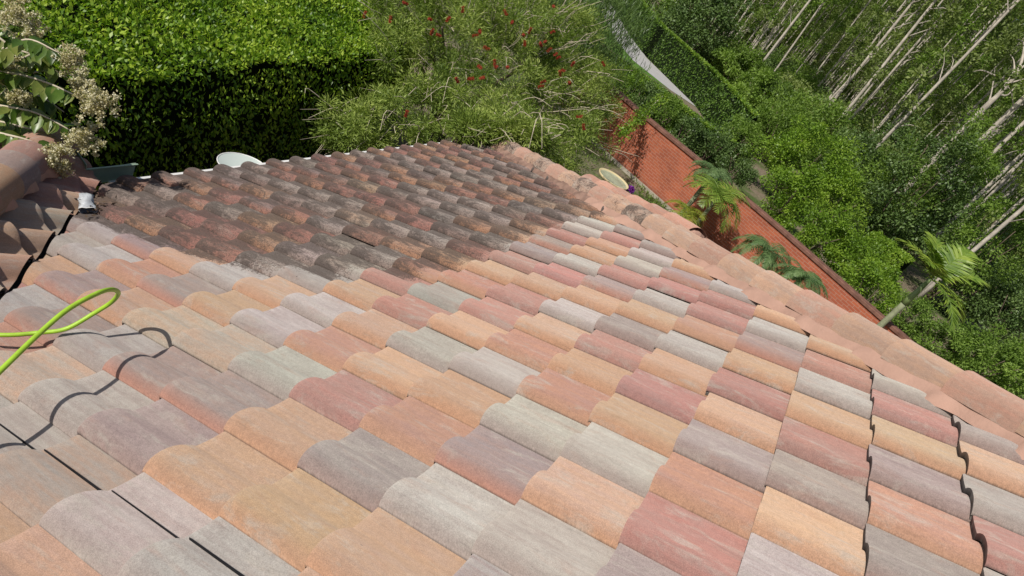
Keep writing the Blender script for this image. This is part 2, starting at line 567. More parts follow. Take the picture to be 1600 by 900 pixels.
vo = Vector((0, CV, Z0))
o = tile_plane('roof_slope', (0.0, CV, Z0 + .02), AY, BY, range(-11, 14), range(-13, 14), [(1, 1, CV + .015, 1), (1, 1, CL, -1)], house, kind_left, seed=5)
o = tile_plane('roof_slope', (CL - CV, 0, Z0), AM, BM_, range(-11, 4), range(-16, 4), [(1, 1, CL, 1)], house, kind_dull, seed=6)
o = tile_plane('roof_slope', (0.1, CH, Z0), AY, BY, range(-11, 14), range(-14, 28), [(1, 1, CH + .06, -1)], house, kind_dull, seed=8)

# dark roof deck under the tiles, walls
mb = MB()
e = .06
def pm(x, dx=0): return Z0 + (x - dx) * T - e
yv = 9.0
mb.add([(-3.37, CV + 3.37, pm(-3.37)), (-3.37, CH + 3.37, pm(-3.37)), (4.0, CH - 4.0, pm(4.0)), (4.0, CV - 4.0, pm(4.0))], [(0, 3, 2, 1)])
mb.add([(-3.37, CV + 3.37, ZE - e), (4.0, CV - 4.0, ZE - e + 7.37 * T), (4.0 + CL - CV, CV - 4.0, ZE - e + 7.37 * T), (-3.85, CV + 3.37, ZE - e)], [(0, 1, 2, 3)])
mb.add([(-3.85, CL + 3.85, pm(-3.85, CL - CV)), (3.5, CL - 3.5, pm(3.5, CL - CV)), (3.5, -12, pm(3.5, CL - CV)), (-3.85, -12, pm(-3.85, CL - CV))], [(0, 3, 2, 1)])
mb.add([(-3.37, CH + 3.37, ZE - e), (9, CH + 3.37, ZE - e), (9, CH - 4.0, ZE - e + 7.37 * T), (4.0, CH - 4.0, ZE - e + 7.37 * T)], [(0, 1, 2, 3)])
mb.build('roof_deck', M_DARK, house)
mb = MB()
mb.box((2.8, -2.9, ZE / 2 - .08), 11.4, 17.4, ZE - .16)
mb.build('wall', M_STUCCO, house)
mb = MB()
mb.box((-3.1, 3.6, ZE - .13), .55, 5.6, .02)
mb.box((-3.45, -5.6, ZE - .13), .6, 12.6, .02)
mb.box((2.9, 6.1, ZE - .13), 12.4, .55, .02)
mb.build('soffit', M_WHITE, house)
# white drip edge and gutter
mb = MB()
def gutter(x0, y0, x1, y1):
    d = Vector((x1 - x0, y1 - y0, 0)); l = d.length; d.normalize(); n = Vector((-d.y, d.x, 0)); a = math.atan2(d.y, d.x)
    c = Vector(((x0 + x1) / 2, (y0 + y1) / 2, 0))
    zt = ZE - .095
    mb.box(c + n * .004 + Vector((0, 0, zt - .05)), l, .006, .10, a)
    mb.box(c + n * .09 + Vector((0, 0, zt - .05)), l, .006, .10, a)
    mb.box(c + n * .08 + Vector((0, 0, zt + .003)), l, .026, .006, a)
    mb.box(c + n * .055 + Vector((0, 0, zt - .10)), l, .1, .006, a)
gutter(-3.42, .95, -3.42, 6.69)
gutter(-3.82, -11, -3.82, .8)
gutter(-3.42, 6.73, 9, 6.73)
mb.build('gutter', M_WHITE, house)
# valley splash guard: two upright sheets at the inside corner
mb = MB()
zc = ZE + .0
def sheet(p, q, z0, z1, th=.006):
    d = Vector((q[0] - p[0], q[1] - p[1], 0)); n = Vector((-d.y, d.x, 0)).normalized() * th
    P = []
    for z in (z0, z1):
        for s_ in (0, 1):
            P += [(p[0] + n.x * s_, p[1] + n.y * s_, z), (q[0] + n.x * s_, q[1] + n.y * s_, z)]
    mb.add(P, [(0, 1, 5, 4), (2, 6, 7, 3), (4, 5, 7, 6), (0, 2, 3, 1), (0, 4, 6, 2), (1, 3, 7, 5)])
SG = {'c': (-3.50, .74), 'y': (-3.52, 1.16), 'x': (-3.86, .80)}
sheet(SG['c'], SG['y'], ZE - .10, ZE + .055)
sheet(SG['c'], SG['x'], ZE - .10, ZE + .10)
mb.box((SG['c'][0] - .004, (SG['c'][1] + SG['y'][1]) / 2, ZE + .056), .016, .43, .006)
sg = mb.build('splash_guard', M_GREEN, house)

# ---------------------------------------------------------------- hip caps and mortar
def planeheight(x, y, c):          # convex hip at x + y = c between the -x slope and the +y slope
    return Z0 + x * T if x + y < c else Z0 - (y - c) * T


def hip_caps(name, start, end, base, parent, kinds, stain_until=None, r0=.130, seed=3, zoff=0):
    """tapered barrel caps from the lower end to the upper end; every cap laps over the one below"""
    s, e_ = Vector(start), Vector(end)
    d = (e_ - s); Ln = d.length; d.normalize()
    side = d.cross(Vector((0, 0, 1))).normalized(); up = side.cross(d)
    step = .365; n = int(Ln / step)
    r = random.Random(seed)
    nr = 13
    VV, FF, C1, C2, UV, ST = [], [], [], [], [], []
    k = 0
    for i in range(n):
        jit = r.gauss(0, .005)
        tw = r.gauss(0, .008)
        ks = [(0, 1.0, .000), (.008, 1.03, .004), (.12, 1.0, 0), (.3, .975, -.004), (.44, .94, -.012)]
        col, c2_, _ = PAL[kinds(i)] if isinstance(kinds(i), str) else kinds(i)
        col = np.array(col) * (1 + r.gauss(0, .05)); c2_ = np.array(c2_)
        off = (r.uniform(0, 50), r.uniform(0, 50))
        for (a, sc, dh) in ks:
            for q in range(nr):
                th = math.pi * q / (nr - 1)
                x = math.cos(th) * r0 * sc * 1.02
                z = math.sin(th) ** .8 * r0 * 1.10 * sc + dh + base
                p = s + d * (i * step + a) + side * (x + jit + tw * a) + up * z
                VV.append(tuple(p)); C1.append(col); C2.append(c2_)
                UV.append((a + off[0], th * r0 + off[1], off[0]))
                ST.append(.02 + .22 * math.sin(i * 2.1) if (stain_until and i < stain_until) else -1.5)
        for q in range(nr):                                     # nose thickness
            th = math.pi * q / (nr - 1)
            p = s + d * (i * step + .002) + side * (math.cos(th) * r0 * .87 + jit) + up * (math.sin(th) ** .8 * r0 * .98 + base)
            VV.append(tuple(p)); C1.append((.2, .15, .12)); C2.append((.2, .15, .12)); UV.append((off[0], th * r0 + off[1], 0)); ST.append(-1.5)
        b0 = k * nr * 6
        for a in range(4):
            for q in range(nr - 1):
                FF.append((b0 + a * nr + q, b0 + (a + 1) * nr + q, b0 + (a + 1) * nr + q + 1, b0 + a * nr + q + 1))
        for q in range(nr - 1):
            FF.append((b0 + q, b0 + q + 1, b0 + 5 * nr + q + 1, b0 + 5 * nr + q))
        k += 1
    o = mesh_obj(name, VV, FF, M_TILE, parent, True)
    me = o.data
    for nm, arr in (('tcol', C1), ('tcol2', C2)):
        at = me.attributes.new(nm, 'FLOAT_COLOR', 'POINT')
        at.data.foreach_set('color', np.c_[np.array(arr), np.ones(len(arr))].astype(np.float32).ravel())
    at = me.attributes.new('tuv', 'FLOAT_VECTOR', 'POINT'); at.data.foreach_set('vector', np.array(UV, dtype=np.float32).ravel())
    at = me.attributes.new('stain', 'FLOAT', 'POINT'); at.data.foreach_set('value', np.array(ST, dtype=np.float32).ravel())
    me.set_sharp_from_angle(angle=math.radians(45))
    return o


TAN = ((.42, .275, .195), (.35, .25, .20), None)
TAN2 = ((.42, .245, .185), (.37, .255, .20), None)
GREYTAN = ((.34, .27, .22), (.38, .26, .2), None)


def hip_pt(x, c, dz=0): return (x, c - x, Z0 + x * T + dz)


hip_caps('hip_ridge', hip_pt(-3.5, CH, .012), hip_pt(3.95, CH, .012), .0, house, lambda i: (TAN, TAN2, TAN)[i % 3] if i > 13 else (TAN, GREYTAN, TAN2)[i % 3], 15)
mLh = .39 * T
hip_caps('hip_ridge', (-3.86, CL + 3.86, Z0 + (-3.86 - CL + CV) * T - .012), (1.6, CL - 1.6, Z0 + (1.6 - CL + CV) * T - .012), .0, house,
         lambda i: (((.40, .235, .17), (.36, .24, .18), None), ((.40, .25, .16), (.36, .25, .17), None), ((.27, .21, .19), (.3, .22, .19), None), ((.33, .19, .155), (.3, .2, .17), None))[(i * 3 + 1) % 4], None, .145, 9)


def mortar(name, x0, x1, c, sgn, zf, parent, seed=1, tileh=None, wid=.150, out=.010, mat=None):
    """bedding mortar under a hip: from the cap edge down on to the tiles, with an uneven trowelled edge"""
    r = random.Random(seed)
    V, F = [], []
    n = int((x1 - x0) / .02)
    ph = 0
    for i in range(n + 1):
        x = x0 + (x1 - x0) * i / n
        uu = (x / CS) / L
        # saw teeth: each cut tile leaves a triangle of mortar
        fr = uu - math.floor(uu)
        jag = .008 * math.sin(i * .31) + .006 * math.sin(i * .77 + 2) + .055 * max(0, 1 - (fr - .02) / .40) ** 1.3 * (fr > .02)
        o1 = out + jag
        for j in range(6):
            w = j / 5
            off = .07 * (1 - w) + (wid + o1) * w     # perpendicular plan offset from the hip line
            px, py = x + sgn * off * .7071, (c - x) + sgn * off * .7071
            ramp_h = .100 * (1 - w) ** .40
            hp = tileh(px, py, j)
            z = max(zf(px, py) + ramp_h * .9, zf(px, py) + hp + (.010 if j < 4 else .001 if j == 4 else -.014))
            if j < 5: z += .003 * math.sin(i * .9 + j * 2)
            V.append((px, py, z))
    for i in range(n):
        for j in range(5):
            a = i * 6 + j
            f = (a, a + 1, a + 7, a + 6)
            F.append(f if sgn > 0 else f[::-1])
    return mesh_obj(name, V, F, mat or M_MORTAR, parent, True)


def th_main(x, y, j=0):
    best = -1
    if j >= 4:
        u = (x / CS) / L; v = y / W
        return float(hump(v - math.floor(v))) - .034 * (u - math.floor(u)) + .002
    for dx in (-.025, 0, .025):
        for dy in (-.012, 0, .012):
            u = ((x + dx) / CS) / L
            v = (y + dy) / W
            best = max(best, float(hump(v - math.floor(v))) - .034 * (u - math.floor(u)))
    return best + .003


M_MORTAR2 = simple('weathered_mortar', (0.25, 0.16, 0.125), 0.45, 9, 0.95, 0.1, 0.5, 60, .006)
mortar('mortar_bed', -.75, 3.9, CH, -1, lambda x, y: Z0 + x * T, house, 1, lambda x, y, j: th_main(x, y, j) / CS)
mo_ = mortar('mortar_bed', -3.30, -.75, CH, -1, lambda x, y: Z0 + x * T, house, 5, lambda x, y, j: th_main(x, y, j) / CS, mat=M_MORTAR2)
mo_['label'] = 'weathered brown mortar along the stained end of the hip'
mortar('mortar_bed', -3.35, 3.9, CH, 1, lambda x, y: Z0 - (y - CH) * T, house, 2, lambda x, y, j: .03)
mortar('mortar_bed', -3.8, 1.5, CL, 1, lambda x, y: Z0 - (y - CV) * T + .03, house, 3, lambda x, y, j: .02, .17, -.02)
mortar('mortar_bed', -3.8, 1.5, CL, -1, lambda x, y: Z0 + (x - CL + CV) * T, house, 4, lambda x, y, j: .02)

# lower second hip behind the main one
wing_e = Vector((.20, 3.80, 4.42))
wd = Vector((-1, 1, -T)).normalized()
P1 = wing_e + wd * 2.2
hip_caps('hip_ridge', P1 - Vector((0, 0, .02)), wing_e, .0, house, lambda i: (((.40, .22, .16), (.33, .2, .16), None), ((.46, .255, .19), (.40, .24, .18), None))[i % 2], None, .15, 12)
mb = MB()
mb.tube([wing_e - wd * .04 - Vector((0, 0, .06)), wing_e - wd * .0 + Vector((0, 0, .0)), wing_e + wd * .05], [.10, .135, .13], 14)
q = wing_e + Vector((.05, -.05, .0))
for sx, sy in ((-1, 0), (0, 1)):
    a, b_ = q + Vector((0, 0, .03)), P1 + Vector((0, 0, .01))
    dn = Vector((sx * .9, sy * .9, -.9 * T))
    mb.add([a, b_, b_ + dn, a + dn], [(0, 1, 2, 3) if sx else (3, 2, 1, 0)])
mb.add([q + Vector((0, 0, .0)), q + Vector((0, .9, -.9 * T)), q + Vector((.6, .9, -.9 * T)), q + Vector((.6, 0, 0))], [(0, 1, 2, 3)])
mb.build('mortar_bed', M_MORTAR, house)

# black slits between pan and cover seen in one column of the lower courses
Av, Bv, Nv = Vector(AM), Vector(BM_), Vector((-SN, 0, CS))
for vv, us in ((-5, (-4, -3, -2, -1, 0)),):
    mb = MB()
    for u in us:
        p0 = Vector((0, 0, Z0)) + Av * (u * L + .015) + Bv * ((vv + .635) * W) + Nv * .003
        p1 = p0 + Av * (L * .93) - Nv * .028
        w_ = Bv * .0012
        mb.add([p0 - w_, p0 + w_, p1 + w_, p1 - w_, p0 - w_ - Nv * .01, p0 + w_ - Nv * .01, p1 + w_ - Nv * .01, p1 - w_ - Nv * .01],
               [(0, 3, 2, 1), (0, 1, 5, 4), (2, 3, 7, 6), (1, 2, 6, 5), (0, 4, 7, 3)])
    mb.build('joint_gap', M_BLACK, house)

# ---------------------------------------------------------------- things on and by the roof
# satellite dish at the eave
dish_c = Vector((-3.70, 2.50, 2.545))
dish = empty('satellite_dish', (-3.42, 2.34, 2.6), 'round pale grey dish with a white rim sticking up behind the eave gutter', 'satellite dish')
ex, ey = Vector((0.05, 1, 0.0)).normalized(), Vector((-.97, .03, -.08)).normalized()
en = ex.cross(ey).normalized()
if en.z < 0: en = -en
mb = MB(); rim = MB()
nr_, ns_ = 6, 40
V = [dish_c - en * .03]
F = []
for i in range(1, nr_ + 1):
    rr = i / nr_
    for k in range(ns_):
        a = 2 * math.pi * k / ns_
        V.append(dish_c + (ex * math.cos(a) * .245 + ey * math.sin(a) * .235) * rr + en * (-.03 + .03 * rr * rr))
for k in range(ns_):
    F.append((0, 1 + k, 1 + (k + 1) % ns_))
for i in range(nr_ - 1):
    for k in range(ns_):
        F.append((1 + i * ns_ + k, 1 + (i + 1) * ns_ + k, 1 + (i + 1) * ns_ + (k + 1) % ns_, 1 + i * ns_ + (k + 1) % ns_))
mb.add(V, F); mb.build('reflector', M_DISH, dish, True)
rim.tube([dish_c + ex * math.cos(2 * math.pi * k / 40) * .247 + ey * math.sin(2 * math.pi * k / 40) * .237 for k in range(41)], .006, 6)
rim.build('rim', M_WHITE, dish, True)
mb = MB(); mb.tube([dish_c - en * .03, dish_c - en * .12 + Vector((.03, 0, -.05)), Vector((-3.2, 2.34, 2.45))], .018, 8)
mb.build('mounting_arm', M_DISH, dish, True)

# hose loop (positions found from the hose and its shadow)
HP = [(-1.75, -1.40, 3.76), (-1.50, -1.20, 3.80), (-1.345, -1.05, 3.855), (-1.28, -.95, 3.885), (-1.22, -.88, 3.935), (-1.205, -.79, 4.0), (-1.175, -.745, 4.08),
      (-1.13, -.765, 4.18), (-1.085, -.84, 4.265), (-1.045, -.93, 4.31), (-1.0, -1.06, 4.32), (-.94, -1.19, 4.305), (-.86, -1.34, 4.285), (-.76, -1.52, 4.27), (-.6, -1.8, 4.3), (-.4, -2.2, 4.55)]
mb = MB(); mb.tube(catmull(HP, 10), .0092, 12)
hose = mb.build('garden_hose', M_HOSE, None, True)
tag(hose, 'bright lime green hose curling in a loop above the tiles at the left edge', 'hose')

# crushed cup in the valley
cup = empty('plastic_cup', (-2.85, .32, 3.10), 'small crumpled clear and white plastic cup lying in the roof valley', 'cup')
mb = MB()
cc = np.array((-2.86, .22, 3.10)); ax = Vector((.75, -.35, -.1)).normalized()
s1 = ax.cross(Vector((0, 0, 1))).normalized(); s2 = s1.cross(ax)
rings = []
for i in range(8):
    rr = .040 + .012 * i / 7
    ring = []
    for k in range(16):
        a = 2 * math.pi * k / 16
        w = rr * (1 + .16 * math.sin(3 * a + i) + .10 * math.sin(5 * a - 2 * i))
        ring.append(Vector(cc) + ax * (i * .021 - .07) + Vector((.045, .07, .01)) + s1 * math.cos(a) * w + s2 * math.sin(a) * w * .75 + Vector((0, 0, .03)))
    rings.append(ring)
Vc = [v for r_ in rings for v in r_]
Fc = [(i * 16 + k, i * 16 + (k + 1) % 16, (i + 1) * 16 + (k + 1) % 16, (i + 1) * 16 + k) for i in range(7) for k in range(16)] + [tuple(range(15, -1, -1))]
mb.add(Vc, Fc)
mcup = simple('dull_clear_plastic', (.46, .48, .50), .3, 30, .25, .6, .5, 60, .01)
mb.build('cup_body', mcup, cup, True)
mb = MB(); mb.tube([rings[7][k % 16] for k in range(17)], .0025, 5); mb.build('cup_rim', M_WHITE, cup, True)


# ---------------------------------------------------------------- leaves
def leaves(name, P, D, Nn, ln, wd_, mat, parent=None, rnd=None, fold=0.0):
    n = len(P)
    D = D / (np.linalg.norm(D, axis=1, keepdims=True) + 1e-9)
    S = np.cross(D, Nn); S /= (np.linalg.norm(S, axis=1, keepdims=True) + 1e-9)
    U = np.cross(S, D)
    ln = np.broadcast_to(np.asarray(ln, float), (n,))[:, None]
    wd_ = np.broadcast_to(np.asarray(wd_, float), (n,))[:, None]
    b = P; m = P + D * ln * .45 + U * ln * .06
    V = np.stack([b, m - S * wd_ * .5, P + D * ln - U * ln * .05, m + S * wd_ * .5], 1).reshape(-1, 3)
    F = np.arange(4 * n).reshape(n, 4)
    o = mesh_obj(name, V, F, mat, parent)
    at = o.data.attributes.new('rnd', 'FLOAT', 'FACE')
    at.data.foreach_set('value', (rng.random(n) if rnd is None else rnd).astype(np.float32))
    return o


def unit(v): return v / (np.linalg.norm(v, axis=-1, keepdims=True) + 1e-9)


def rdir(n): return unit(rng.normal(size=(n, 3)))


def crown_points(center, radii, nclump, nleaf, crad, flat=1.0, shell=.55):
    c, radii = np.array(center, float), np.array(radii, float)
    d = rdir(nclump)
    rr = rng.uniform(shell, 1.0, nclump)[:, None]
    cc = c + d * rr * radii
    idx = rng.integers(0, nclump, nleaf)
    dd = rdir(nleaf)
    cr = (crad * rng.uniform(.6, 1.3, nclump))[idx][:, None]
    p = cc[idx] + dd * cr * (rng.random((nleaf, 1)) ** .45) * np.array([1, 1, flat])
    nrm = unit(dd * .5 + rng.normal(size=(nleaf, 3)) * .45 + np.array([0, 0, .75]))
    return p, dd, nrm, idx


def shrub(name, label, cat, center, radii, nleaf, ln, wd_, mat, nclump=40, crad=.35, group=None, core=.72, droop=-.1, stems=True, shell=.55):
    c = np.array(center, float); radii = np.array(radii, float)
    tp = c[2] + radii[2]
    if tp > 2.2 * radii[2]:
        c[2] = tp / 2; radii[2] = tp / 2; nleaf = int(nleaf * 1.25); nclump = int(nclump * 1.3)
    root = empty(name, (c[0], c[1], 0), label, cat, group)
    p, dd, nrm, idx = crown_points(c, radii, nclump, nleaf, crad, .8, shell)
    keep = p[:, 2] > .02
    p, dd, nrm, idx = p[keep], dd[keep], nrm[keep], idx[keep]
    D = unit(dd * .8 + rng.normal(size=p.shape) * .5 + np.array([0, 0, droop]))
    cl = rng.random(nclump)
    leaves('foliage', p, D, nrm, ln * rng.uniform(.6, 1.25, len(p)), wd_, mat, root, rnd=np.clip(.6 * rng.random(len(p)) + .4 * cl[idx], 0, 1))
    if stems:
        mb = MB()
        for k in range(7):
            a = 2 * math.pi * k / 7 + .4
            q = c + np.array([math.cos(a) * radii[0] * .6, math.sin(a) * radii[1] * .6, radii[2] * .35])
            mb.tube(catmull([(c[0], c[1], 0), tuple((np.array([c[0], c[1], 0]) * .55 + q * .45) + rng.normal(size=3) * .06), tuple(q)], 4), [.05 - .0045 * i for i in range(9)], 6)
        mb.build('stem', M_BARK, root, True)
    return root


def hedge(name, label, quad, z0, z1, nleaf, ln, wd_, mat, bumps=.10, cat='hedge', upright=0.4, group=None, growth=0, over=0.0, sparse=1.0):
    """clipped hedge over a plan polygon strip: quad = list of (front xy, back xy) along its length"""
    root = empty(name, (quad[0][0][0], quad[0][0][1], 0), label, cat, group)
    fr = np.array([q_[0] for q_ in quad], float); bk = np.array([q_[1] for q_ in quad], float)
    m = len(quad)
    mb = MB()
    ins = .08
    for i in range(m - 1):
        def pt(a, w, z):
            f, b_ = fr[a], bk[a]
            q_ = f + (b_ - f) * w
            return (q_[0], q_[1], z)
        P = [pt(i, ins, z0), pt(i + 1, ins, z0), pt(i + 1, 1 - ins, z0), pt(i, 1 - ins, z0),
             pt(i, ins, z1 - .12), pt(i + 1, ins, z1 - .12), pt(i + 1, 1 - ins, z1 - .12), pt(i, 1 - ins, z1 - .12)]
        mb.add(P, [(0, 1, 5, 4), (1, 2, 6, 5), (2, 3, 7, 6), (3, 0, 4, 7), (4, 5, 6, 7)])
    mb.build('shade_core', M_CORE, root)  # solid near-black core: shade between the leaves put into its colour
    seg = np.linalg.norm(fr[1:] - fr[:-1], axis=1); cum = np.r_[0, np.cumsum(seg)] / seg.sum()
    n = nleaf
    t = rng.random(n)
    F_ = np.stack([np.interp(t, cum, fr[:, k]) for k in (0, 1)], 1); B_ = np.stack([np.interp(t, cum, bk[:, k]) for k in (0, 1)], 1)
    depth = np.linalg.norm(B_ - F_, axis=1).mean(); hgt = z1 - z0
    dens = sparse
    hgt_w = hgt * dens
    tot = depth + 2 * hgt_w
    which = rng.random(n) * tot
    top = which < depth; front = (which >= depth) & (which < depth + hgt_w); back = ~top & ~front
    w = rng.random(n); z = np.where(top, z1, z0 + hgt * rng.random(n))
    w = np.where(front, 0.0, np.where(back, 1.0, w))
    outd = np.concatenate([unit(F_ - B_), np.zeros((n, 1))], 1)
    nrm0 = np.where(top[:, None], np.array([[0, 0, 1.0]]), np.where(front[:, None], outd, -outd))
    XY = F_ + (B_ - F_) * w[:, None]
    p = np.concatenate([XY, z[:, None]], 1)
    bb = np.sin(p[:, 0] * 2.3 + 1) * np.sin(p[:, 1] * 1.9) * .5 + np.sin(p[:, 0] * 5.1 + p[:, 2] * 4) * np.sin(p[:, 1] * 6.3) * .5
    amp = np.where(top, 1.0, .35)[:, None]
    p = p + nrm0 * (bb[:, None] * bumps * amp + rng.normal(0, .045, (n, 1)) * amp)
    if over: p[:, :2] += np.where(top, rng.random(n) * over * (rng.random(n) < .3), 0)[:, None] * outd[:, :2]
    nrm = unit(nrm0 * .5 + rng.normal(size=(n, 3)) * .5 + np.array([0, 0, .5]))
    D = unit(nrm0 * upright + rng.normal(size=(n, 3)) * .7 + np.array([0, 0, .25]))
    D = np.where(top[:, None], D, unit(nrm0 * .25 + rng.normal(size=(n, 3)) * .5 - np.array([0, 0, .8])))
    nrm = np.where(top[:, None], nrm, unit(nrm0 * .6 + rng.normal(size=(n, 3)) * .6))
    leaves('foliage', p, D, nrm, ln * rng.uniform(.6, 1.3, n), wd_ * rng.uniform(.8, 1.2, n), mat, root)
    if growth:  # lime leaves turned sunward: the sunlit top edge put into the colour
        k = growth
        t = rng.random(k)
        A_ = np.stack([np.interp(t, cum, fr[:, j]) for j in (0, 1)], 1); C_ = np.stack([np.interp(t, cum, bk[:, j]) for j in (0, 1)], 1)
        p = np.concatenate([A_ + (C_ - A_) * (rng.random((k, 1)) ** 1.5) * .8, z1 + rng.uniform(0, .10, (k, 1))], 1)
        leaves('lit_top_leaves', p, unit(rng.normal(size=(k, 3)) * .6 + np.array([0, 0, .8])), unit(rng.normal(size=(k, 3)) * .5 + np.array([-.3, -.5, .7])), ln * .9, wd_, G_LIT, root)
    return root


G1 = leaf_mat('hedge_leaf', (.04, .095, .008), (.15, .28, .015), (.38, .50, .05), .3, .42, .4, 1.1)
G_FAR = leaf_mat('clipped_hedge_leaf', (.04, .085, .012), (.075, .15, .02), (.14, .24, .035), .25, .5, .3, 1.5)
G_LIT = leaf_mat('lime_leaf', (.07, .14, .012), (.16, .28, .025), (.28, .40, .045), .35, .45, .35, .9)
G_DARK = leaf_mat('dark_leaf', (.035, .07, .02), (.085, .145, .035), (.16, .24, .07), .2, .45, .4, .8)
G_BB = leaf_mat('bottlebrush_leaf', (.08, .13, .02), (.19, .27, .045), (.42, .49, .13), .3, .5, .3, 1.3)
G_OLIVE = leaf_mat('olive_tree_leaf', (.10, .14, .04), (.20, .26, .075), (.33, .39, .14), .4, .55, .3, .25)
G_MID = leaf_mat('mid_green_leaf', (.07, .125, .02), (.15, .245, .04), (.27, .39, .075), .4, .5, .3, .4)
G_PALM = leaf_mat('palm_leaf', (.09, .17, .02), (.18, .28, .04), (.34, .42, .07), .3, .4, .45, 2)
G_PALMY = leaf_mat('yellow_palm_leaf', (.12, .17, .02), (.22, .27, .035), (.38, .36, .06), .3, .45, .4, 2)
G_DATE = leaf_mat('blue_green_palm_leaf', (.06, .12, .04), (.12, .20, .07), (.20, .29, .11), .25, .45, .4, 2)
G_MYR = leaf_mat('myrtle_leaf', (.05, .10, .015), (.10, .18, .025), (.24, .27, .07), .35, .35, .5, 6)
G_PAN = leaf_mat('cream_seed_head', (.40, .34, .17), (.60, .54, .34), (.76, .72, .58), .25, .8, .1, 8)
G_RED = leaf_mat('red_bottlebrush_flower', (.22, .025, .018), (.42, .055, .035), (.55, .14, .07), .3, .6, .2, 4)
G_DRY = leaf_mat('dry_grass', (.14, .11, .06), (.24, .20, .11), (.34, .30, .18), .2, .8, .1, 2)

# big clipped hedge left of the house
hedge('clipped_hedge', 'big clipped hedge beyond the eave with a sunlit top and a black shaded face',
      [((-5.15, -2.5), (-9.2, -2.5)), ((-5.15, 2.2), (-9.2, 2.2)), ((-5.5, 4.6), (-9.6, 4.6)), ((-6.0, 7.4), (-10.4, 7.4)), ((-6.5, 9.5), (-10.9, 9.5))],
      0.0, 2.62, 110000, .070, .034, G1, .11, upright=.55, sparse=.30)

# bottlebrush tree beyond the roof corner
BBC = np.array((-5.9, 10.2, 2.6))
bb = empty('bottlebrush_tree', (-6.2, 10.6, 0), 'wide weeping tree with narrow leaves, pale twigs and red brush flowers beyond the roof corner', 'tree')
ncl = 520
BR = np.array((3.1, 3.9, 2.2))
d0 = rdir(ncl); d0[:, 2] = np.abs(d0[:, 2]) * 1.0 - .25 * rng.random(ncl)
cc_ = BBC + d0 * BR * rng.uniform(.45, 1.02, (ncl, 1))
extra = []
for px, py in ((725, 196), (740, 200), (755, 200), (770, 202), (785, 203), (800, 206), (815, 208), (830, 212), (845, 220), (790, 210), (665, 150), (650, 140)):
    extra += [at_h(px + rng.normal() * 6, py + rng.normal() * 4, (9.1 if py > 190 else 10.6) + rng.normal() * .12) for _ in range(5)]
for px, py, Dd in ((760, 215, 10.2), (790, 225, 10.1), (735, 205, 10.4), (690, 200, 10.6), (640, 205, 10.2), (590, 215, 9.8), (540, 190, 9.6), (510, 215, 9.6), (500, 160, 9.4), (850, 215, 11.5), (890, 235, 12.5), (910, 200, 13), (925, 150, 14), (920, 110, 14.5),
                   (560, 120, 10.5), (580, 60, 11.5), (600, 10, 12.5), (820, 200, 10.8), (700, 150, 10.8), (620, 150, 10.4), (570, 170, 9.8), (870, 250, 12.0), (900, 265, 12.6), (780, 170, 10.8), (530, 215, 9.6), (560, 225, 9.7), (900, 30, 15), (860, 60, 14)):
    for _ in range(5):
        extra.append(at_h(px + rng.normal() * 12, py + rng.normal() * 8, Dd - .35 + rng.normal() * .25))
cc_ = np.concatenate([cc_, np.array(extra)])
cc_[:, 2] = np.maximum(cc_[:, 2], .5)
q_ = (cc_ - CAM) @ RW
px_ = q_[:, 0] / q_[:, 2] * FPX + 800; py_ = q_[:, 1] / q_[:, 2] * FPX + 450
cc_ = cc_[~(((px_ < 585) & (py_ < 140)) | (px_ < 515 - .12 * (py_ - 150)) | ((px_ < 560) & (py_ < 165)))]
nl = 165000
idx = rng.integers(0, len(cc_), nl)
dd = rdir(nl); dd[:, 2] *= .8
cr = rng.uniform(.12, .36, len(cc_))
p = cc_[idx] + dd * cr[idx][:, None] * (rng.random((nl, 1)) ** .5)
D = unit(dd * 1.0 + rng.normal(size=(nl, 3)) * .45 + np.array([0, 0, .25]))
leaves('foliage', p, D, unit(rng.normal(size=(nl, 3)) * .6 + np.array([0, 0, .8])), rng.uniform(.055, .12, nl), rng.uniform(.011, .019, nl), G_BB, bb,
       rnd=np.clip(.55 * rng.random(nl) + .45 * rng.random(len(cc_))[idx], 0, 1))
mb = MB()
for k in range(900):
    c0 = cc_[rng.integers(0, len(cc_))]
    out = unit(c0 - (BBC + np.array([0, 0, -1.2])))
    a = c0 - out * .35 + rng.normal(size=3) * .1
    b1 = a + out * .35 + rng.normal(size=3) * .12
    b2 = b1 + out * .30 + rng.normal(size=3) * .14 + np.array([0, 0, -.10])
    mb.tube(catmull([a, b1, b2], 3), [.0085 - .0009 * i for i in range(7)], 4, False)
mb.build('twig', M_TWIG, bb, True)['kind'] = 'stuff'
mb = MB()
tb = np.array((-6.2, 10.6, 0))
for k in range(9):
    a = 2 * math.pi * k / 9
    q = BBC + np.array([math.cos(a) * 1.9, math.sin(a) * 2.4, .9 * rng.random()])
    mb.tube(catmull([tb, tb + (q - tb) * np.array([.25, .25, .5]), q], 6), [.09 - .006 * i for i in range(13)], 7)
mb.build('trunk', M_BARK, bb, True)
RED = [(418, 10), (570, 22), (610, 30), (633, 5), (672, 30), (675, 50), (723, 15), (743, 55), (750, 50), (685, 55), (760, 75), (773, 98), (775, 105), (753, 122), (735, 123), (714, 125), (793, 105),
       (800, 35), (828, 48), (818, 55), (865, 10), (863, 50), (845, 70), (872, 90), (858, 78), (895, 100), (880, 110), (943, 100), (820, 68), (852, 65), (905, 182), (912, 198), (890, 130), (845, 135), (635, 178), (750, 105), (875, 115), (848, 128), (868, 85), (790, 20), (700, 30)]
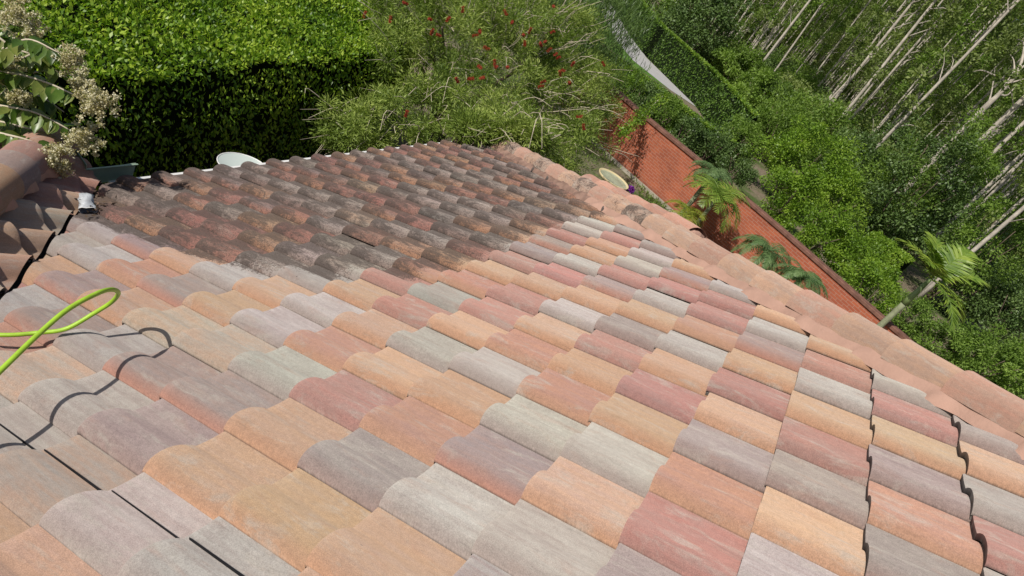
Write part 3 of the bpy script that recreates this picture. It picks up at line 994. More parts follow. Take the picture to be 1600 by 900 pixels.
for (x, y) in RED[1:]:
    d = ray(x, y)
    # surface of the crown along this sight line: take the nearest clump centre to the ray
    k = (cc_ - CAM) @ d
    dist = np.linalg.norm(cc_ - CAM - k[:, None] * d, axis=1)
    ok = np.where(dist < .45)[0]
    kk = (k[ok].min() - .35) if len(ok) else 14.0
    c0 = CAM + d * kk
    ax = unit(rng.normal(size=3) + np.array([0, 0, .6]))
    n = 210
    s_ = rng.random(n) * .11 - .055
    ra = rdir(n); ra = unit(ra - (ra @ ax)[:, None] * ax)
    leaves('flower', c0 + ax * s_[:, None], unit(ra + ax * .2), rdir(n), rng.uniform(.022, .036, n), .007, G_RED, bb)

# ---------------------------------------------------------------- brick garden wall
WT = [(-8.4, 21.3), (-6.7, 20.6), (-4.75, 19.95), (-2.13, 19.45), (.2, 18.95), (2.4, 18.25), (4.56, 17.5), (7.5, 16.5), (11, 15.2)]
WH = 1.75
wl = empty('brick_wall', (WT[0][0], WT[0][1], 0), 'red brick garden wall with a brown coping running past the house', 'wall')
pts = catmull([(x, y, 0) for x, y in WT], 6)
V, F, UVW = [], [], []
s_ = 0
for i, p in enumerate(pts):
    if i: s_ += np.linalg.norm(p - pts[i - 1])
    tdir = unit(pts[min(i + 1, len(pts) - 1)] - pts[max(0, i - 1)])
    nn = np.array([tdir[1], -tdir[0], 0])      # towards the house
    for off, z in ((.0, 0), (.0, WH), (-.2, WH), (-.2, 0)):
        q_ = p + nn * off
        V.append((q_[0], q_[1], z)); UVW.append((s_, z, 0))
for i in range(len(pts) - 1):
    a = i * 4
    F += [(a, a + 4, a + 5, a + 1), (a + 2, a + 6, a + 7, a + 3)]
o = mesh_obj('brick_face', V, F, M_BRICK, wl)
at = o.data.attributes.new('wuv', 'FLOAT_VECTOR', 'POINT')
at.data.foreach_set('vector', np.array(UVW, dtype=np.float32).ravel())
V, F = [], []
for i, p in enumerate(pts):
    tdir = unit(pts[min(i + 1, len(pts) - 1)] - pts[max(0, i - 1)])
    nn = np.array([tdir[1], -tdir[0], 0])
    for off, z in ((.05, WH + .003), (.055, WH + .08), (.04, WH + .095), (-.24, WH + .095), (-.25, WH + .003)):
        q_ = p + nn * off
        V.append((q_[0], q_[1], z))
for i in range(len(pts) - 1):
    for j in range(5):
        a, b_ = i * 5 + j, i * 5 + (j + 1) % 5
        F.append((a, a + 5, b_ + 5, b_))
mesh_obj('coping', V, F, M_CAPEDGE, wl)
# bank of soil behind the wall
V, F = [], []
for i, p in enumerate(pts):
    tdir = unit(pts[min(i + 1, len(pts) - 1)] - pts[max(0, i - 1)])
    nn = np.array([tdir[1], -tdir[0], 0])
    for off, z in ((-.21, 1.66), (-.7, 1.68), (-1.6, 1.2), (-4.5, .01)):
        q_ = p + nn * off
        V.append((q_[0], q_[1], z + .03 * math.sin(i * 1.7 + off * 3)))
for i in range(len(pts) - 1):
    for j in range(3):
        a = i * 4 + j
        F.append((a, a + 4, a + 5, a + 1))
tag(mesh_obj('soil_bank', V, F, simple('dry_soil', (.22, .165, .115), .35, 4, .95, .1, .8, 30, .03), None, True), 'dry brown soil bank behind the brick wall', None, None, 'structure')
n = 9000
i0 = rng.random(n) * (len(pts) - 1.001); ii = i0.astype(int); fr = (i0 - ii)[:, None]
PA = np.array(pts)
pp = PA[ii] * (1 - fr) + PA[ii + 1] * fr
off = rng.uniform(.15, .9, n)
td = unit(PA[ii + 1] - PA[ii])
pp = pp + np.stack([-td[:, 1], td[:, 0], np.zeros(n)], 1) * off[:, None] + np.array([0, 0, 1.66])
g_ = leaves('dry_grass', pp, unit(rng.normal(size=(n, 3)) * .6 + np.array([0, 0, .5])), rdir(n), rng.uniform(.06, .16, n), .012, G_DRY)
tag(g_, 'dry grass and leaf litter along the top of the soil bank', 'grass', None, 'stuff')
# pale kerb at the foot of the wall
mb = MB()
for i in range(0, len(pts) - 1):
    a, b_ = pts[i], pts[i + 1]
    tdir = unit(b_ - a); nn = np.array([tdir[1], -tdir[0], 0])
    c = (a + b_) / 2 + nn * .12
    mb.box((c[0], c[1], .05), np.linalg.norm(b_ - a) * .995, .11, .1, math.atan2(tdir[1], tdir[0]))
tag(mb.build('stone_edging', simple('pale_concrete', (.34, .31, .25), .25, 4)), 'pale concrete edging along the foot of the brick wall', 'edging')

# shallow bowl and flowers
bw = at_z(958, 281, .55)
bowl = empty('bird_bath', (bw[0], bw[1], 0), 'wide cream bird bath bowl standing on bare soil before the brick wall', 'bird bath')
prof = [(.10, .0), (.12, .04), (.07, .08), (.065, .36), (.12, .42), (.30, .46), (.40, .53), (.425, .60), (.41, .605), (.37, .56), (.2, .52), (.02, .515)]
V, F = [], []
for r_, z_ in prof:
    for k in range(36):
        a = 2 * math.pi * k / 36
        V.append((bw[0] + 1.2 * r_ * math.cos(a), bw[1] + 1.2 * r_ * math.sin(a), z_))
for i in range(len(prof) - 1):
    for k in range(36):
        F.append((i * 36 + k, i * 36 + (k + 1) % 36, (i + 1) * 36 + (k + 1) % 36, (i + 1) * 36 + k))
F.append(tuple((len(prof) - 1) * 36 + k for k in range(36)))
mesh_obj('bowl', V, F, M_BOWL, bowl, True)
V = [(bw[0] + .45 * math.cos(2 * math.pi * k / 36), bw[1] + .45 * math.sin(2 * math.pi * k / 36), .568) for k in range(36)]
mesh_obj('water', V, [tuple(range(36))], simple('algae_water', (.40, .43, .30), .3, 8, .2, .5, 0), bowl)
for nm, lab, px, py, col in (('purple_flowers', 'small clump of purple flowers beside the cream bird bath', 984, 297, (.20, .03, .28)), ('white_flowers', 'small white flowers just below the cream bird bath', 973, 300, (.75, .72, .72))):
    f0 = at_z(px, py, .45)
    fm = leaf_mat(nm + '_petal', [c * .6 for c in col], col, [min(1, c * 1.4) for c in col], .2, .6)
    rt = empty(nm, (f0[0], f0[1], 0), lab, 'flowers')
    n = 500
    q_ = f0 + rdir(n) * (rng.random((n, 1)) ** .4) * (.15 if 'purple' in nm else .09)
    leaves('blossom', q_, rdir(n), rdir(n), .05, .04, fm, rt)
    n = 300
    q_ = f0 + np.array([0, 0, -.25]) + rng.normal(size=(n, 3)) * np.array([.1, .1, .12])
    leaves('foliage', q_, rdir(n), rdir(n), .12, .03, G_DATE, rt)


# ---------------------------------------------------------------- palms
def palm(name, label, base, height, nf, flen, mat, trunk_mat, tr=.06, leaf_l=.3, leaf_w=.03, arch=.9, crownshaft=None, frond_dirs=None, npair=34, droop=.35, cat='palm', group=None):
    root = empty(name, base, label, cat, group)
    base = np.array(base, float)
    top = base + np.array([0, 0, height])
    mb = MB()
    K = 14
    mb.tube([base + (top - base) * k / K for k in range(K + 1)], [tr * (1.12 - .25 * k / K) * (1 + .05 * (k % 2)) for k in range(K + 1)], 12)
    mb.build('trunk', trunk_mat, root, True)
    if crownshaft:
        mb = MB(); c1 = top + np.array([0, 0, crownshaft])
        mb.tube([top - np.array([0, 0, .02]), top + np.array([0, 0, crownshaft * .25]), c1], [tr * 1.0, tr * .95, tr * .55], 12)
        mb.build('crownshaft', simple('smooth_green_shaft', (.20, .27, .10), .15, 4, .45, .4, 0), root, True)
        top = c1
    for k in range(nf):
        if frond_dirs: az, el, fl = frond_dirs[k]
        else:
            az = k * 2.399 + rng.normal() * .15; el = rng.uniform(.25, 1.2); fl = flen * rng.uniform(.8, 1.1)
        h = np.array([math.cos(az), math.sin(az), 0])
        pts_ = []
        ns = 14
        pos = top.copy(); ang = el
        for i in range(ns + 1):
            pts_.append(pos.copy())
            pos = pos + (h * math.cos(ang) + np.array([0, 0, math.sin(ang)])) * fl / ns
            ang -= arch * 1.9 / ns
        mb = MB(); mb.tube(pts_, [.014 * (1 - i / (ns + 2)) + .002 for i in range(ns + 1)], 5)
        PP = np.array(pts_)
        t = np.repeat(np.linspace(.14, .995, npair), 2)
        x = t * ns; i_ = np.minimum(x.astype(int), ns - 1); f_ = (x - i_)[:, None]
        q_ = PP[i_] * (1 - f_) + PP[i_ + 1] * f_
        tg = unit(PP[i_ + 1] - PP[i_])
        side = np.cross(h, np.array([0, 0, 1.0])); sg_ = np.tile([1, -1], npair)[:, None]
        up_ = np.cross(side, tg)
        up_ *= np.sign(up_[:, 2:3] + 1e-6)
        D = unit(side * sg_ * 1.0 + tg * (.35 + .9 * t[:, None] ** 2) + up_ * .25 + rng.normal(size=q_.shape) * .1 - np.array([0, 0, droop]))
        lens = leaf_l * np.sin(np.pi * np.clip(t * .86 + .14, 0, 1)) ** .6 * rng.uniform(.85, 1.1, len(t))
        fo = mb.build('frond', mat, root, True)
        # leaflets in two bent segments
        mid = q_ + D * lens[:, None] * .5
        D2 = unit(D - np.array([0, 0, droop * 1.3]))
        S = unit(np.cross(D, up_ + rng.normal(size=q_.shape) * .2))
        w0 = leaf_w * .5
        Vv = np.stack([q_ - S * w0 * .5, q_ + S * w0 * .5, mid + S * w0, mid - S * w0, mid + D2 * lens[:, None] * .5], 1).reshape(-1, 3)
        n = len(q_); bidx = np.arange(n)[:, None] * 5
        me = fo.data
        nv0 = len(me.vertices)
        bm = bmesh.new(); bm.from_mesh(me)
        vs_ = [bm.verts.new(v) for v in Vv]
        for j in range(n):
            bm.faces.new((vs_[j * 5], vs_[j * 5 + 1], vs_[j * 5 + 2], vs_[j * 5 + 3]))
            bm.faces.new((vs_[j * 5 + 3], vs_[j * 5 + 2], vs_[j * 5 + 4]))
        bm.to_mesh(me); bm.free()
        at = me.attributes.new('rnd', 'FLOAT', 'FACE')
        at.data.foreach_set('value', np.clip(rng.random(len(me.polygons)) * .6 + rng.random() * .4, 0, 1).astype(np.float32))
    return root


M_PTRUNK = simple('ringed_palm_trunk', (.26, .28, .17), .3, 7, .8, .2, .4, 20, .01)
pb = at_y(1385, 500, 17.0)
palm('tall_palm', 'slim palm with a green trunk rising past the end of the brick wall', (pb[0], pb[1], 0), pb[2] + .62, 8, 1.3, G_PALM, M_PTRUNK, .085, .52, .06,
     arch=.62, crownshaft=.85, npair=40, droop=.15,
     frond_dirs=[(2.9, .75, 1.35), (1.2, 1.35, 1.45), (.1, .25, 1.4), (-.7, .15, 1.5), (2.2, 1.15, 1.4), (4.2, .9, 1.2), (.5, 1.0, 1.45), (3.6, 1.2, 1.2)])
pa = at_y(1135, 292, 17.3)
palm('young_palm', 'yellow green palm before the brick wall with fronds over the roof hip', (pa[0], pa[1], 0), pa[2] - .35, 26, 1.2, G_PALM, M_PTRUNK, .06, .40, .024, arch=1.0, npair=24, droop=.2)
pa = at_y(1085, 318, 16.6)
palm('yellow_palm', 'small palm with yellow fronds lowest beside the hip tiles', (pa[0], pa[1], 0), pa[2] - .3, 12, .85, G_PALMY, M_PTRUNK, .05, .30, .024, arch=1.0, npair=22, droop=.2)
pa = at_y(1122, 262, 18.2)
palm('date_palm', 'feathery blue green palm against the brick wall above the yellow green palm', (pa[0], pa[1], 0), pa[2] - .25, 26, .9, G_DATE, M_PTRUNK, .07, .24, .016, arch=1.15, npair=44)
pa = at_y(1205, 385, 16.8)
palm('date_palm', 'feathery blue green palm in the middle of the wall just above the hip', (pa[0], pa[1], 0), pa[2] - .25, 28, 1.1, G_DATE, M_PTRUNK, .07, .26, .016, arch=1.1, npair=46)
pa = at_y(1262, 425, 16.3)
palm('date_palm', 'feathery palm near the right end of the brick wall, half hidden by the hip', (pa[0], pa[1], 0), pa[2] - .25, 24, .95, G_DATE, M_PTRUNK, .07, .25, .016, arch=1.1, npair=44)
ga = at_z(470, 228, .6)
palm('spiky_plant', 'dark spiky clump in the gap beyond the gutter left of the bottlebrush', (ga[0], ga[1], 0), .1, 16, .8, G_DATE, M_PTRUNK, .05, .14, .012, arch=.9, cat='plant')
# pale edging board on the ground beyond the gutter
e0, e1 = at_z(436, 252, .08), at_z(522, 240, .08)
mb = MB(); mid = (e0 + e1) / 2
mb.box((mid[0], mid[1], .06), np.linalg.norm(e1 - e0), .22, .12, math.atan2(e1[1] - e0[1], e1[0] - e0[0]))
mb.box((mid[0] - .2, mid[1] + .4, .05), 1.3, .25, .09, math.atan2(e1[1] - e0[1], e1[0] - e0[0]) + .06)
tag(mb.build('stone_slab', simple('sandy_stone', (.50, .38, .26), .2, 6)), 'sandy stone slabs on the ground just past the gutter', 'paving slab')

# ---------------------------------------------------------------- hedges and shrubs beyond the wall
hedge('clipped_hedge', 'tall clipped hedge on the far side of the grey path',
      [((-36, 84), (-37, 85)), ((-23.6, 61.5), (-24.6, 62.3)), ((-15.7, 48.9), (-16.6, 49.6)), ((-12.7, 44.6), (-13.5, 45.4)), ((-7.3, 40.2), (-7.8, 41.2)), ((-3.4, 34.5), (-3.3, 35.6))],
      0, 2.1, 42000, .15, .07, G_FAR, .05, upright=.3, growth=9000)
h2 = [at_z(x, y, 1.6) for x, y in ((935, 62), (960, 80), (1000, 105), (1060, 150), (1110, 188), (1155, 218))]
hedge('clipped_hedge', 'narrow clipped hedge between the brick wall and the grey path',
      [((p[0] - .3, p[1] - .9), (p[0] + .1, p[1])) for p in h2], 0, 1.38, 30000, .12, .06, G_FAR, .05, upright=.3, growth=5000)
h3 = [at_z(x, y, 1.4) for x, y in ((1372, 365), (1400, 385), (1428, 408))]
hedge('clipped_hedge', 'short piece of clipped hedge among trees left of the tall palm crown',
      [((p[0] - .5, p[1] - 1.6), (p[0], p[1])) for p in h3], 0, 1.4, 9000, .12, .06, G_LIT, .06, upright=.3)

SH = [  # px, py, z, radii, leaves, size, material, label
    (962, 110, 1.3, (.7, .7, .6), 3500, .10, G_LIT, 'light green shrub behind the left end of the brick wall'),
    (985, 130, 1.3, (.7, .7, .6), 3500, .10, G_LIT, 'second light green shrub behind the left part of the brick wall'),
    (1012, 150, 1.3, (.7, .7, .6), 3500, .09, G_DARK, 'dark small leaved shrub behind the wall right of the light green shrubs'),
    (1045, 172, 1.3, (.7, .7, .6), 3500, .10, G_MID, 'mid green shrub between the narrow hedge and the brown bank'),
    (1080, 200, 1.3, (.7, .7, .6), 3500, .10, G_DARK, 'dark green shrub behind the middle of the wall'),
    (1118, 222, 1.3, (.7, .7, .7), 3500, .10, G_DARK, 'dark green shrub left of the black hollow behind the wall'),
    (1160, 215, 1.5, (1.1, 1.0, 1.0), 6000, .11, G_MID, 'rounded shrub at the end of the narrow hedge above a black hollow'),
    (1152, 258, 1.1, (.9, .8, .8), 5000, .09, G_DARK, 'dark leafed bush added as shade in the hollow behind the coping'),  # dark leaves added to stand in for the shade of the hollow
    (1225, 205, 2.0, (2.2, 2.0, 2.0), 12000, .14, G_MID, 'broad shrub under the pale trunks behind the black hollow'),
    (1262, 255, 2.2, (2.1, 1.8, 2.1), 14000, .13, G_LIT, 'big bright lime green bush behind the wall'),
    (1235, 300, 1.6, (1.2, 1.1, 1.3), 8000, .11, G_LIT, 'lime green bush in front of the big bright one'),
    (1300, 315, 1.6, (1.6, 1.4, 1.5), 10000, .11, G_LIT, 'bright green leafy bush right of the two lime ones'),
    (1285, 360, 1.5, (1.2, .9, 1.0), 8000, .10, G_LIT, 'bright creeper bush leaning on the coping'),
    (1340, 410, 1.3, (1.3, 1.0, 1.0), 9000, .10, G_LIT, 'grassy bright green bush behind the right end of the wall'),
    (1360, 450, 1.2, (1.1, .9, .9), 6000, .10, G_LIT, 'low bright bush beside the tall palm trunk'),
    (1340, 270, 2.5, (2.4, 2.2, 2.3), 12000, .15, G_DARK, 'dark rounded tree shrub between the lime bushes and the trunks'),
    (1400, 260, 3.2, (3.0, 2.6, 3.0), 14000, .17, G_DARK, 'large dark tree like bush left of the thick pale trunk'),
    (1440, 215, 4.0, (3.2, 2.6, 2.2), 12000, .17, G_MID, 'mid green leafy crown in the middle of the woodland'),
    (1530, 450, 1.8, (2.0, 1.8, 1.8), 9000, .14, G_DARK, 'dark bush right of the tall palm crown'),
    (1590, 500, 1.8, (1.8, 1.6, 1.9), 8000, .14, G_DARK, 'dark bush at the right edge above the hip'),
    (1545, 560, 1.2, (1.5, 1.2, 1.1), 9000, .12, G_MID, 'fresh green bush just above the hip at the lower right'),
    (1600, 590, 1.1, (1.3, 1.2, 1.1), 7000, .12, G_MID, 'green bush at the right edge touching the hip tiles'),
    (1465, 530, .8, (1.4, 1.0, .7), 6000, .10, G_MID, 'low grassy bush between the palm trunk and the fresh green bush'),
    (1420, 490, .9, (1.1, .9, .8), 5000, .09, G_MID, 'low bush right behind the tall palm trunk'),
]
SHF = [(1495, 225, 38, (2.4, 2.0, 1.9), 9000, .16, G_MID, 'leafy crown hiding the foot of the bare dead tree'),
       (1455, 275, 37, (2.4, 2.0, 2.2), 9000, .16, G_DARK, 'dark bush below the leafy crown by the dead tree'),
       (1600, 330, 36, (1.6, 1.5, 1.5), 5000, .15, G_MID, 'bush at the right edge between the pale trunks'),
       (1095, 45, 58, (3.2, 3.0, 3.6), 15000, .24, G_DARK, 'large dark rounded tree behind the far hedge'),
       (1190, 150, 50, (2.0, 2.0, 1.5), 9000, .2, G_MID, 'bushy growth behind the end of the far hedge'),
       (1040, -10, 74, (4.5, 3.0, 4.0), 9000, .34, G_MID, 'green bushy tree at the far end of the far hedge'),
       (1150, 112, 56, (2.2, 2.2, 1.6), 9000, .2, G_MID, 'light green growth right behind the far hedge')]
for (px, py, D, rad, nl, sz, mt, lab) in SHF:
    c = at_h(px, py, D)
    shrub('bush', lab, 'bush', (c[0], c[1], max(c[2], rad[2] * .7)), rad, nl, sz, sz * .5, mt, nclump=46, crad=min(rad) * .33)
for (px, py, z, rad, nl, sz, mt, lab) in SH:
    c = at_z(px, py, z)
    shrub('bush', lab, 'bush', c, rad, nl, sz, sz * .5, mt, nclump=46, crad=min(rad) * .33)
# dark weeping tree above the path
wc = at_z(880, 35, 3.0)
wt = empty('weeping_tree', (wc[0], wc[1], 0), 'dark weeping tree with hanging strands over the start of the path', 'tree')
n = 26000
c0 = wc + rng.normal(size=(260, 3)) * np.array([1.05, 1.05, .8])
idx = rng.integers(0, 260, n)
p = c0[idx] + rng.normal(size=(n, 3)) * np.array([.10, .10, .55])
leaves('foliage', p, unit(rng.normal(size=(n, 3)) * .35 + np.array([0, 0, -1])), rdir(n), rng.uniform(.15, .32, n), .02, G_DARK, wt)
mb = MB(); mb.tube([(wc[0], wc[1], 0), (wc[0] + .1, wc[1], 2), (wc[0], wc[1], 4)], [.12, .1, .04], 8); mb.build('trunk', M_BARK, wt, True)

# creeper spray hanging over the coping
sp = empty('leaning_branch', at_z(1020, 165, 1.9), 'leafy yellow green branch hanging over the coping and casting a shadow on the bricks', 'branch')
SPP = [at_z(1036, 150, 1.9), at_z(1018, 170, 1.95) + np.array([0, -.35, 0]), at_z(1000, 190, 1.7) + np.array([0, -.5, .1]), at_z(978, 212, 1.45) + np.array([0, -.6, .1])]
cv = catmull(SPP, 6)
mb = MB(); mb.tube(cv, [.018 - .0007 * i for i in range(len(cv))], 6); mb.build('stem', M_TWIG, sp, True)
n = 1500
ii = rng.integers(0, len(cv), n)
p = np.array(cv)[ii] + rdir(n) * rng.random((n, 1)) * .28
leaves('foliage', p, rdir(n), unit(rng.normal(size=(n, 3)) * .5 + np.array([0, 0, .7])), .09, .05, G_LIT, sp)

# low weeds on the soil before the wall
n = 1800
c_ = np.array([at_z(x, y, 0.02) for x, y in ((935, 225), (950, 235), (975, 250), (1000, 262), (940, 215), (1010, 300), (1020, 320), (1035, 330), (925, 240))])
ii = rng.integers(0, len(c_), n)
p = c_[ii] + rng.normal(size=(n, 3)) * np.array([.45, .45, 0])
tag(leaves('weeds', p, unit(rng.normal(size=(n, 3)) * .7 + np.array([0, 0, .8])), rdir(n), rng.uniform(.08, .2, n), .03, G_MID), 'low weeds on the soil in front of the brick wall', 'weeds', None, 'stuff')

# ---------------------------------------------------------------- woodland
def make_tree(seed, H, r0, name, label, crown_from, nleaf, mat, lsz, spread, group, bark=M_BARK_PALE, dense=26):
    r = np.random.default_rng(seed)
    root = empty(name, (0, 0, 0), label, 'tree', group)
    mb = MB()
    K = 12
    bend = r.normal(size=2) * .25
    def axis(t): return np.array([bend[0] * math.sin(t * 3) * t, bend[1] * math.sin(t * 2.3) * t, H * t])
    mb.tube([axis(k / K) for k in range(K + 1)], [r0 * (1 - .6 * k / K) for k in range(K + 1)], 7)
    cl = []
    for k in range(dense):
        t = crown_from + (1 - crown_from) * r.random() ** .8
        a = r.random() * 6.283
        ln_ = spread * (1.15 - .7 * t) * r.uniform(.4, 1.0)
        b0 = axis(t * .97)
        e_ = b0 + np.array([math.cos(a) * ln_, math.sin(a) * ln_, ln_ * r.uniform(.3, 1.1)])
        if k < 14: mb.tube([b0, (b0 + e_) / 2 + np.array([0, 0, .15]), e_], [r0 * .28, r0 * .2, r0 * .08], 4, False)
        cl.append(e_)
    mb.build('trunk', bark, root, True)
    cl = np.array(cl)
    idx = r.integers(0, len(cl), nleaf)
    dd = unit(r.normal(size=(nleaf, 3)))
    p = cl[idx] + dd * (r.uniform(.45, 1.0, len(cl))[idx] * spread * .42)[:, None] * (r.random((nleaf, 1)) ** .5)
    leaves('crown', p, unit(dd + r.normal(size=(nleaf, 3)) * .6), unit(r.normal(size=(nleaf, 3)) * .6 + np.array([0, 0, .7])), lsz * r.uniform(.6, 1.3, nleaf), lsz * .5, mat, root,
           rnd=np.clip(.5 * r.random(nleaf) + .5 * r.random(len(cl))[idx], 0, 1))
    return root


def place_copy(src, loc, rz, sc, lean=(0, 0), label=None, group=None, used=set()):
    if src.name not in used:
        used.add(src.name); o = src
    else:
        o = src.copy(); COL.objects.link(o)
        for ch in [c for c in src.children]:
            q_ = ch.copy(); COL.objects.link(q_); q_.parent = o
    o.location = Vector(loc); o.rotation_euler = (lean[0], lean[1], rz); o.scale = (sc, sc, sc)
    if label: o['label'] = label
    if group: o['group'] = group
    return o


GRP = 'pale trunked woodland trees'
GL = 'tall thin pale trunked woodland tree with olive foliage beyond the hedges'
tv = [make_tree(100 + k, 22 + k, .10, 'woodland_tree', GL, .15 + .06 * (k % 3), 3600, G_OLIVE if k % 3 else G_MID, .27, 2.7, GRP, dense=40) for k in range(5)]
TR = [(1174, 120, 58, 1.1), (1189, 63, 62, 1), (1178, 53, 70, .9), (1138, 63, 70, .8), (1279, 186, 52, 1.15), (1279, 112, 70, .8), (1281, 133, 66, .8), (1311, 190, 50, 1.1), (1367, 72, 62, .9),
      (1345, 60, 75, .8), (1403, 184, 55, 1.0), (1409, 184, 52, .9), (1565, 190, 45, .9), (1546, 213, 46, .95), (1428, 323, 40, 1.15), (1472, 319, 40, 1.0), (1496, 336, 40, .95), (1561, 302, 46, .8),
      (1502, 402, 34, .95), (1311, 289, 42, .9), (1195, 75, 60, .7), (1210, 75, 66, .6), (1260, 90, 80, .7), (1322, 185, 56, .8), (1335, 180, 62, .7), (1415, 330, 44, .8), (1450, 300, 48, .7), (1512, 330, 46, .7),
      (1385, 190, 60, .7), (1115, 95, 66, .7), (1105, 100, 66, .6), (1545, 260, 58, .7), (1590, 290, 50, .8), (1240, 120, 62, .6), (1490, 200, 60, .8), (1360, 215, 50, .7)]
O1 = 'first second third fourth fifth sixth seventh eighth ninth tenth eleventh twelfth thirteenth fourteenth fifteenth sixteenth seventeenth eighteenth nineteenth'.split()
ORD = O1 + ['twentieth'] + ['twenty ' + w for w in O1[:9]] + ['thirtieth'] + ['thirty ' + w for w in O1[:9]]
tb_ = [make_tree(200 + k, 21 + 2 * k, .105, 'woodland_tree', GL, .2, 2600, G_OLIVE if k else G_MID, .24, 1.7, GRP, dense=34) for k in range(3)]
kk = 0
for (px, py, D, sc) in TR:
    p = at_h(px, py, D)
    t_ = tb_[kk % 3]; kk += 1
    od = sorted(q_[0] + .001 * q_[1] for q_ in TR).index(px + .001 * py)
    place_copy(t_, (p[0], p[1], 0), random.random() * 6.28, sc * random.uniform(.95, 1.05), (random.gauss(0, .035), random.gauss(0, .035)),
               'long bare pale trunk, ' + ORD[od] + ' of those counted from the left at the woodland edge', 'long pale trunks at the woodland edge')
for (px, py, D, sc) in TR:
    if random.random() < .85:
        p = at_h(px + random.uniform(-30, 30), py + random.uniform(-20, 10), D * random.uniform(1.0, 1.35))
        place_copy(tb_[kk % 3], (p[0], p[1], 0), random.random() * 6.28, sc * random.uniform(.7, .95), (random.gauss(0, .05), random.gauss(0, .05)), GL, GRP); kk += 1
for k in range(150):
    b_ = math.radians(random.uniform(-19, 24)); D = random.uniform(74, 120)
    x, y = CAM[0] + D * math.sin(b_), CAM[1] + D * math.cos(b_)
    if x < np.interp(y, [34, 40, 45, 49, 62, 85], [-3, -7, -12.5, -15.7, -23.6, -37]) + 7: continue
    place_copy(tv[kk % 5], (x, y, 0), random.random() * 6.28, random.uniform(.7, 1.15), (random.gauss(0, .03), random.gauss(0, .03))); kk += 1

# understorey
G2 = 'woodland understorey bushes'
uv_ = [shrub('woodland_bush', 'leafy green understorey bush among the pale trunks', 'bush', (0, 0, 2.6), (2.6, 2.4, 2.5), 5200, .24, .13, (G_MID, G_OLIVE, G_DARK)[k], nclump=34, crad=.95, group=G2) for k in range(3)]
kk = 0
for k in range(85):
    b_ = math.radians(random.uniform(-18, 24)); D = random.uniform(44, 75)
    x, y = CAM[0] + D * math.sin(b_), CAM[1] + D * math.cos(b_)
    if x < np.interp(y, [34, 40, 45, 49, 62, 85], [-3, -7, -12.5, -15.7, -23.6, -37]) + 8.5: continue
    if D < 42 and -6 < math.degrees(b_) < 3: continue
    place_copy(uv_[kk % 3], (x, y, 0), random.random() * 6.28, random.uniform(.55, .95)); kk += 1

# far wood mass
n = 60000
b_ = np.radians(rng.uniform(-40, 40, n)); D = rng.uniform(110, 170, n)
z = rng.random(n) ** .8 * (20 + 5 * np.sin(b_ * 23) + 3 * np.sin(b_ * 61))
p = np.stack([CAM[0] + D * np.sin(b_), CAM[1] + D * np.cos(b_), z], 1)
keep = p[:, 0] > -8 - (p[:, 1] - 40) * .8
p = p[keep]; n = len(p)
fw = leaves('far_wood', p, rdir(n), unit(rng.normal(size=(n, 3)) * .6 + np.array([0, -.3, .6])), rng.uniform(.9, 1.9, n), .9, G_OLIVE)
tag(fw, 'far wood reading as one mass of olive foliage', 'wood', None, 'stuff')

# bare dead tree
dt0 = at_h(1525, 182, 42)
dt = empty('dead_tree', (dt0[0], dt0[1], 0), 'bare dead tree with pale forked branches near the upper right edge', 'tree')
def PXH(x, y, dD=0): return at_h(x, y, 42 + dD)
mb = MB()
mb.tube(catmull([(dt0[0], dt0[1], 0), dt0, PXH(1558, 150), PXH(1590, 112), PXH(1600, 70, .3), PXH(1586, 60, .5)], 5), [.17 - .006 * i for i in range(26)], 8)
mb.build('trunk', M_BARK_PALE, dt, True)
for pl in ([(1545, 160), (1550, 140), (1555, 105)], [(1555, 118), (1535, 110), (1520, 112)], [(1560, 150), (1575, 125), (1583, 112)], [(1585, 118), (1584, 95), (1578, 85)], [(1575, 130), (1595, 125), (1612, 118)], [(1590, 112), (1610, 95), (1625, 92)], [(1562, 148), (1575, 148), (1590, 130)]):
    mb = MB(); pt_ = catmull([PXH(*q_, .2 * i) for i, q_ in enumerate(pl)], 4)
    mb.tube(pt_, [.055 - .005 * i for i in range(len(pt_))], 5); mb.build('branch', M_BARK_PALE, dt, True)

# ---------------------------------------------------------------- crape myrtle over the left hip
cm0 = (-5.9, -1.9, 0)
cm = empty('crape_myrtle', cm0, 'crape myrtle with large leaves and cream seed heads leaning in at the top left', 'tree')
def R3(x, y, D): return CAM + ray(x, y) * D * 1.58
BRN = [  # pixel path with distance from the camera
    [(-90, 60, 3.9), (-20, 90, 3.75), (40, 62, 3.65), (92, 82, 3.55)],
    [(-80, 110, 4.0), (0, 112, 3.8), (70, 128, 3.7), (150, 165, 3.6)],
    [(-80, 150, 4.1), (0, 165, 3.9), (60, 178, 3.8), (130, 215, 3.75)],
    [(-70, 190, 4.0), (0, 208, 3.75), (50, 222, 3.65), (88, 250, 3.6)],
    [(-80, 10, 4.2), (-10, 30, 4.0), (30, 40, 3.9), (50, 35, 3.9)],
    [(-60, 90, 4.3), (20, 95, 4.3), (75, 75, 4.3), (110, 95, 4.3)],
    [(-60, 230, 4.4), (0, 232, 4.3), (30, 240, 4.25), (62, 250, 4.2)],
    [(-80, 130, 4.5), (10, 140, 4.5), (60, 150, 4.5), (100, 175, 4.5)],
    [(-70, 70, 4.4), (10, 75, 4.35), (60, 90, 4.3), (100, 120, 4.3)], [(-70, 180, 4.3), (0, 190, 4.2), (40, 200, 4.15), (75, 205, 4.1)], [(-60, 30, 4.5), (0, 60, 4.45), (40, 100, 4.4), (60, 125, 4.4)], [(-60, 200, 4.5), (0, 150, 4.45), (30, 120, 4.4), (70, 110, 4.4)]]
mb = MB()
LP, LD, LN, LS = [], [], [], []
hub = np.array((-5.6, -1.9, 3.6))
